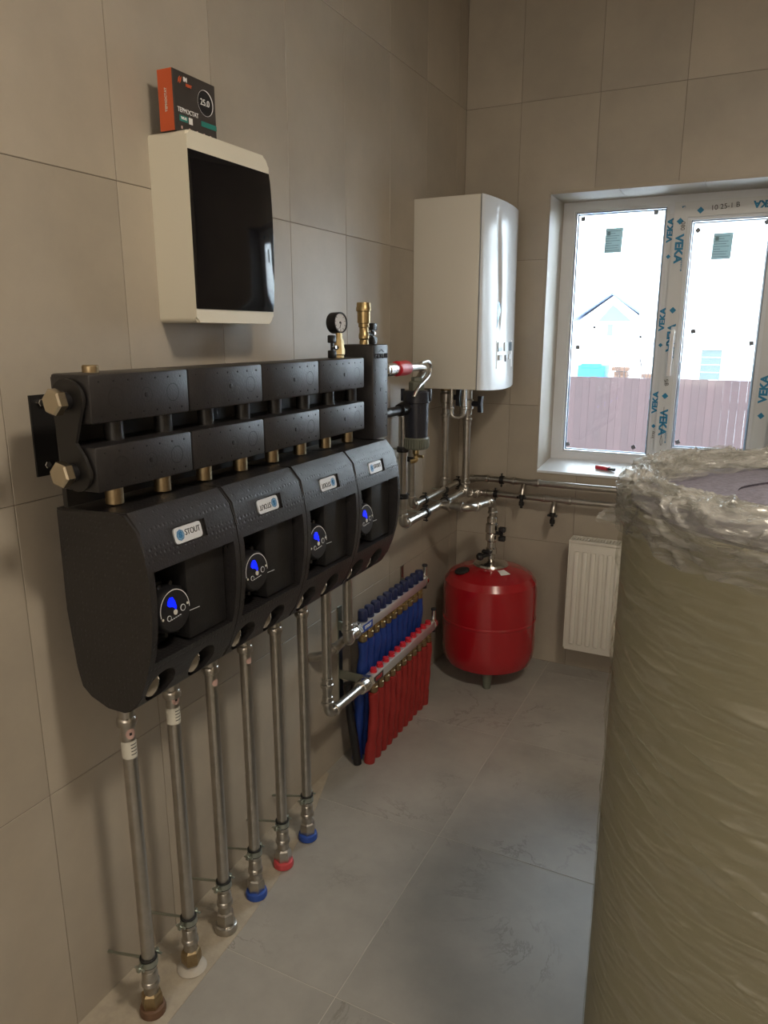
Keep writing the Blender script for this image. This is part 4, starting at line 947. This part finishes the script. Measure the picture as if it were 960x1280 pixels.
b = B(); tube(b, [(.178, 2.235, 1.345), (.183, 2.275, 1.352), (.183, 2.31, 1.335), (.180, 2.295, 1.30), (.183, 2.245, 1.285), (.185, 2.195, 1.270), (.180, 2.175, 1.240)], .0055, .02, 10); obj('thin_hose', b, 'steel', t)
b = B(); tube(b, [(.150, 2.215, 1.20), (.10, 2.29, 1.20), (.055, 2.44, 1.20)], .013, .02, 12); o = obj('steel_link_pipe', b, 'steel'); tag(o, 'short steel link pipe hidden behind the dark filter', 'pipe')

# ---------------------------------------------------------------- wrapped water tank
KX, KY, KR, KH = 1.305, 1.222, .318, 1.195
t = empty('wrapped_water_tank', (KX, KY, 0), 'tall olive water tank wrapped in stretch film, standing at the right', 'tank')
b = B(); lathe(b, [(0, .0), (KR-.012, .0), (KR, .012), (KR, KH-.012), (KR-.012, KH-.002), (0, KH-.002)], (KX, KY, 0), (0, 0, 1), 96); obj('insulation_jacket', b, 'olive', t)
b = B(); lathe(b, [(KR-.008, KH-.02), (KR-.008, KH-.001), (KR-.020, KH+.004), (KR-.16, KH+.010), (.16, KH+.006), (0, KH+.006)], (KX, KY, 0), (0, 0, 1), 72)
for v in b.verts:
    if v.co.z > KH: v.co.z += .006*noise.noise(v.co*9)
obj('foam_lid', b, 'foamlid', t)
# maroon print band on the far left flank
b = B(); V0 = []
for k in range(13):
    an = R(168-k*3.0)
    V0.append([b.verts.new((KX+(KR+.0012)*math.cos(an), KY+(KR+.0012)*math.sin(an), z)) for z in (.66, 1.08)])
for A, C in zip(V0, V0[1:]): b.faces.new((A[0], C[0], C[1], A[1])).smooth = True
obj('maroon_label', b, 'maroon', t, sharp=0)
# stretch film shell with wrinkles
def ridge(x): return 1-abs(x)
RF = random.Random(11)
# long folds that fan out from the flank: (height at the flank, fall, curl, start, end, width, height of the fold)
FOLDS = [(1.015, .03, .01, .1, 1.8, .006, .006), (.985, .10, .02, .05, 1.9, .007, .007), (.935, .10, .05, .2, 1.7, .006, .0055), (.90, .16, .02, .1, 1.5, .005, .005),
         (.86, .13, .04, .15, 1.6, .004, .004), (.80, .20, .04, .1, 1.4, .004, .0035), (.72, .26, .06, .0, 1.6, .004, .004), (.66, .34, .05, .0, 1.3, .004, .0035),
         (.70, -.13, .02, .3, 1.9, .004, .0035), (.62, -.16, .03, .5, 1.9, .0035, .003), (.56, .22, .10, .4, 1.6, .0035, .003), (.44, .22, .08, .5, 1.7, .0035, .003)]
for _ in range(46):
    z0 = RF.uniform(.10, 1.1); t0 = RF.uniform(0, 3.2); FOLDS.append((z0+.15*t0, RF.uniform(.05, .38), RF.uniform(-.03, .06), t0, t0+RF.uniform(.3, 1.1), RF.uniform(.0022, .004), RF.uniform(.0012, .003)))
def folds(t, z):
    f = 0
    for z0, k, c, a, e, w_, h in FOLDS:
        if a < t < e:
            zz = z0-k*t-c*t*t; q = (z-zz)/w_
            if -4 < q < 4: f += (.45+1.1*max(0, min(1, (z-.35)/.4)))*h*math.exp(-q*q*.5 if q > 0 else -q*q*1.6)*math.sin(PI*(t-a)/(e-a))**.6
    return f
def wrinkle(th, z):
    s = th*KR
    gate = .25+.6*max(0, min(1, (z-.45)/.5))
    # long diagonal folds falling away to the right, fanning from the left flank
    ph = z+(s+.9)*.33
    n1 = noise.noise(Vector((s*1.1, ph*11, 3.1))); n2 = noise.noise(Vector((s*2.4, (z+(s+.9)*.22)*26, 7.7))); n3 = noise.noise(Vector((s*3, (z-(s)*.55)*34, 1.7)))
    f = max(0, ridge(n1*3.2))**3*.0055+max(0, ridge(n2*3))**4*.0030+max(0, ridge(n3*3.2))**6*.0018
    up = max(0, (z-1.02)/.18)
    f += up*.4*(.010*abs(noise.noise(Vector((s*9, z*16, 5))))+.010*abs(noise.noise(Vector((s*22, z*40, 2)))))
    return f*gate+folds((th+2*PI) % (2*PI)/(PI/2), z)
b = B(); NT, NZ = 560, 500; V0 = []
for i in range(NZ+1):
    z = .004+(KH+.004-.004)*i/NZ; row = []
    for j in range(NT):
        th = 2*PI*j/NT; 
        rr_ = KR+.0018+wrinkle((th-PI) if th < PI*2 else th, z)
        row.append(b.verts.new((KX+rr_*math.cos(th), KY+rr_*math.sin(th), z)))
    V0.append(row)
for i in range(NZ):
    for j in range(NT): b.faces.new((V0[i][j], V0[i][(j+1) % NT], V0[i+1][(j+1) % NT], V0[i+1][j])).smooth = True
obj('stretch_wrap', b, 'wrap', t, sharp=0, recalc=False)
# gathered film rolled over the rim: folds run round the rim, several layers deep
def gathered(seed, w0, wf, lift, drop):
    b = B(); NT, NC = 620, 64; V0 = []
    for j in range(NT):
        th = 2*PI*j/NT; row = []; c_ = Vector((math.cos(th), math.sin(th), 0)); S_ = Vector((seed*7.3, seed*3.1, 0))
        front = max(0, -math.sin(th+.1))
        wid = w0+wf*front+.05*noise.noise(c_*1.7+S_)
        dz = drop*(1+.5*noise.noise(c_*2.5+S_*2))
        for k in range(NC+1):
            u = k/NC; a_ = min(1, u*2.2)*PI*.5
            rad = KR+.006-max(0, u-.25)/.75*wid; z = KH+.008-dz*(1-min(1, u*2.6))**1.5+lift*math.sin(PI*u)**.7
            wob = .7*noise.noise(c_*3+Vector((0, 0, u*1.5))+S_)
            f1 = noise.noise(Vector((math.cos(th)*2.2, math.sin(th)*2.2, u*7+wob*4))+S_)
            f2 = noise.noise(Vector((math.cos(th)*6, math.sin(th)*6, u*22+wob*9))+S_)
            f3 = noise.noise(Vector((math.cos(th)*24, math.sin(th)*24, u*30))+S_)
            d = .013*(1-abs(f1)*3)+.006*(1-abs(f2)*3)+.003*f3
            env = math.sin(PI*min(1, u*.9+.08))**.5; d *= env
            row.append(b.verts.new((KX+c_.x*(rad+max(-.003, d)*math.cos(a_)), KY+c_.y*(rad+max(-.003, d)*math.cos(a_)), z+max(-.004, d)*math.sin(a_))))
        V0.append(row)
    for j in range(NT):
        for k in range(NC): b.faces.new((V0[j][k], V0[(j+1) % NT][k], V0[(j+1) % NT][k+1], V0[j][k+1])).smooth = True
    return obj('gathered_film', b, 'gather', t, sharp=0, recalc=False)
gathered(1, .07, .13, .010, .055)
gathered(2, .04, .09, .020, .034)
# loose flap of film sticking out to the left of the rim
b = B(); V0 = []; fo = Vector((KX-KR-.002, KY+.05, KH-.045))
for i in range(25):
    row = []
    for j in range(13):
        u, v = i/24, j/12; wv = .050*(1-u)**.7+.012
        p_ = fo+Vector((-.048*u, -.02*u, -.012*u))+Vector((.25*(v-.5)*wv, (v-.5)*wv*.9, (v-.5)*wv*.75)); p_ += Vector((.3, .4, 1))*.010*noise.noise(p_*70)
        row.append(b.verts.new(p_))
    V0.append(row)
for i in range(24):
    for j in range(12): b.faces.new((V0[i][j], V0[i][j+1], V0[i+1][j+1], V0[i+1][j])).smooth = True
obj('film_flap', b, 'gather', t, sharp=0)
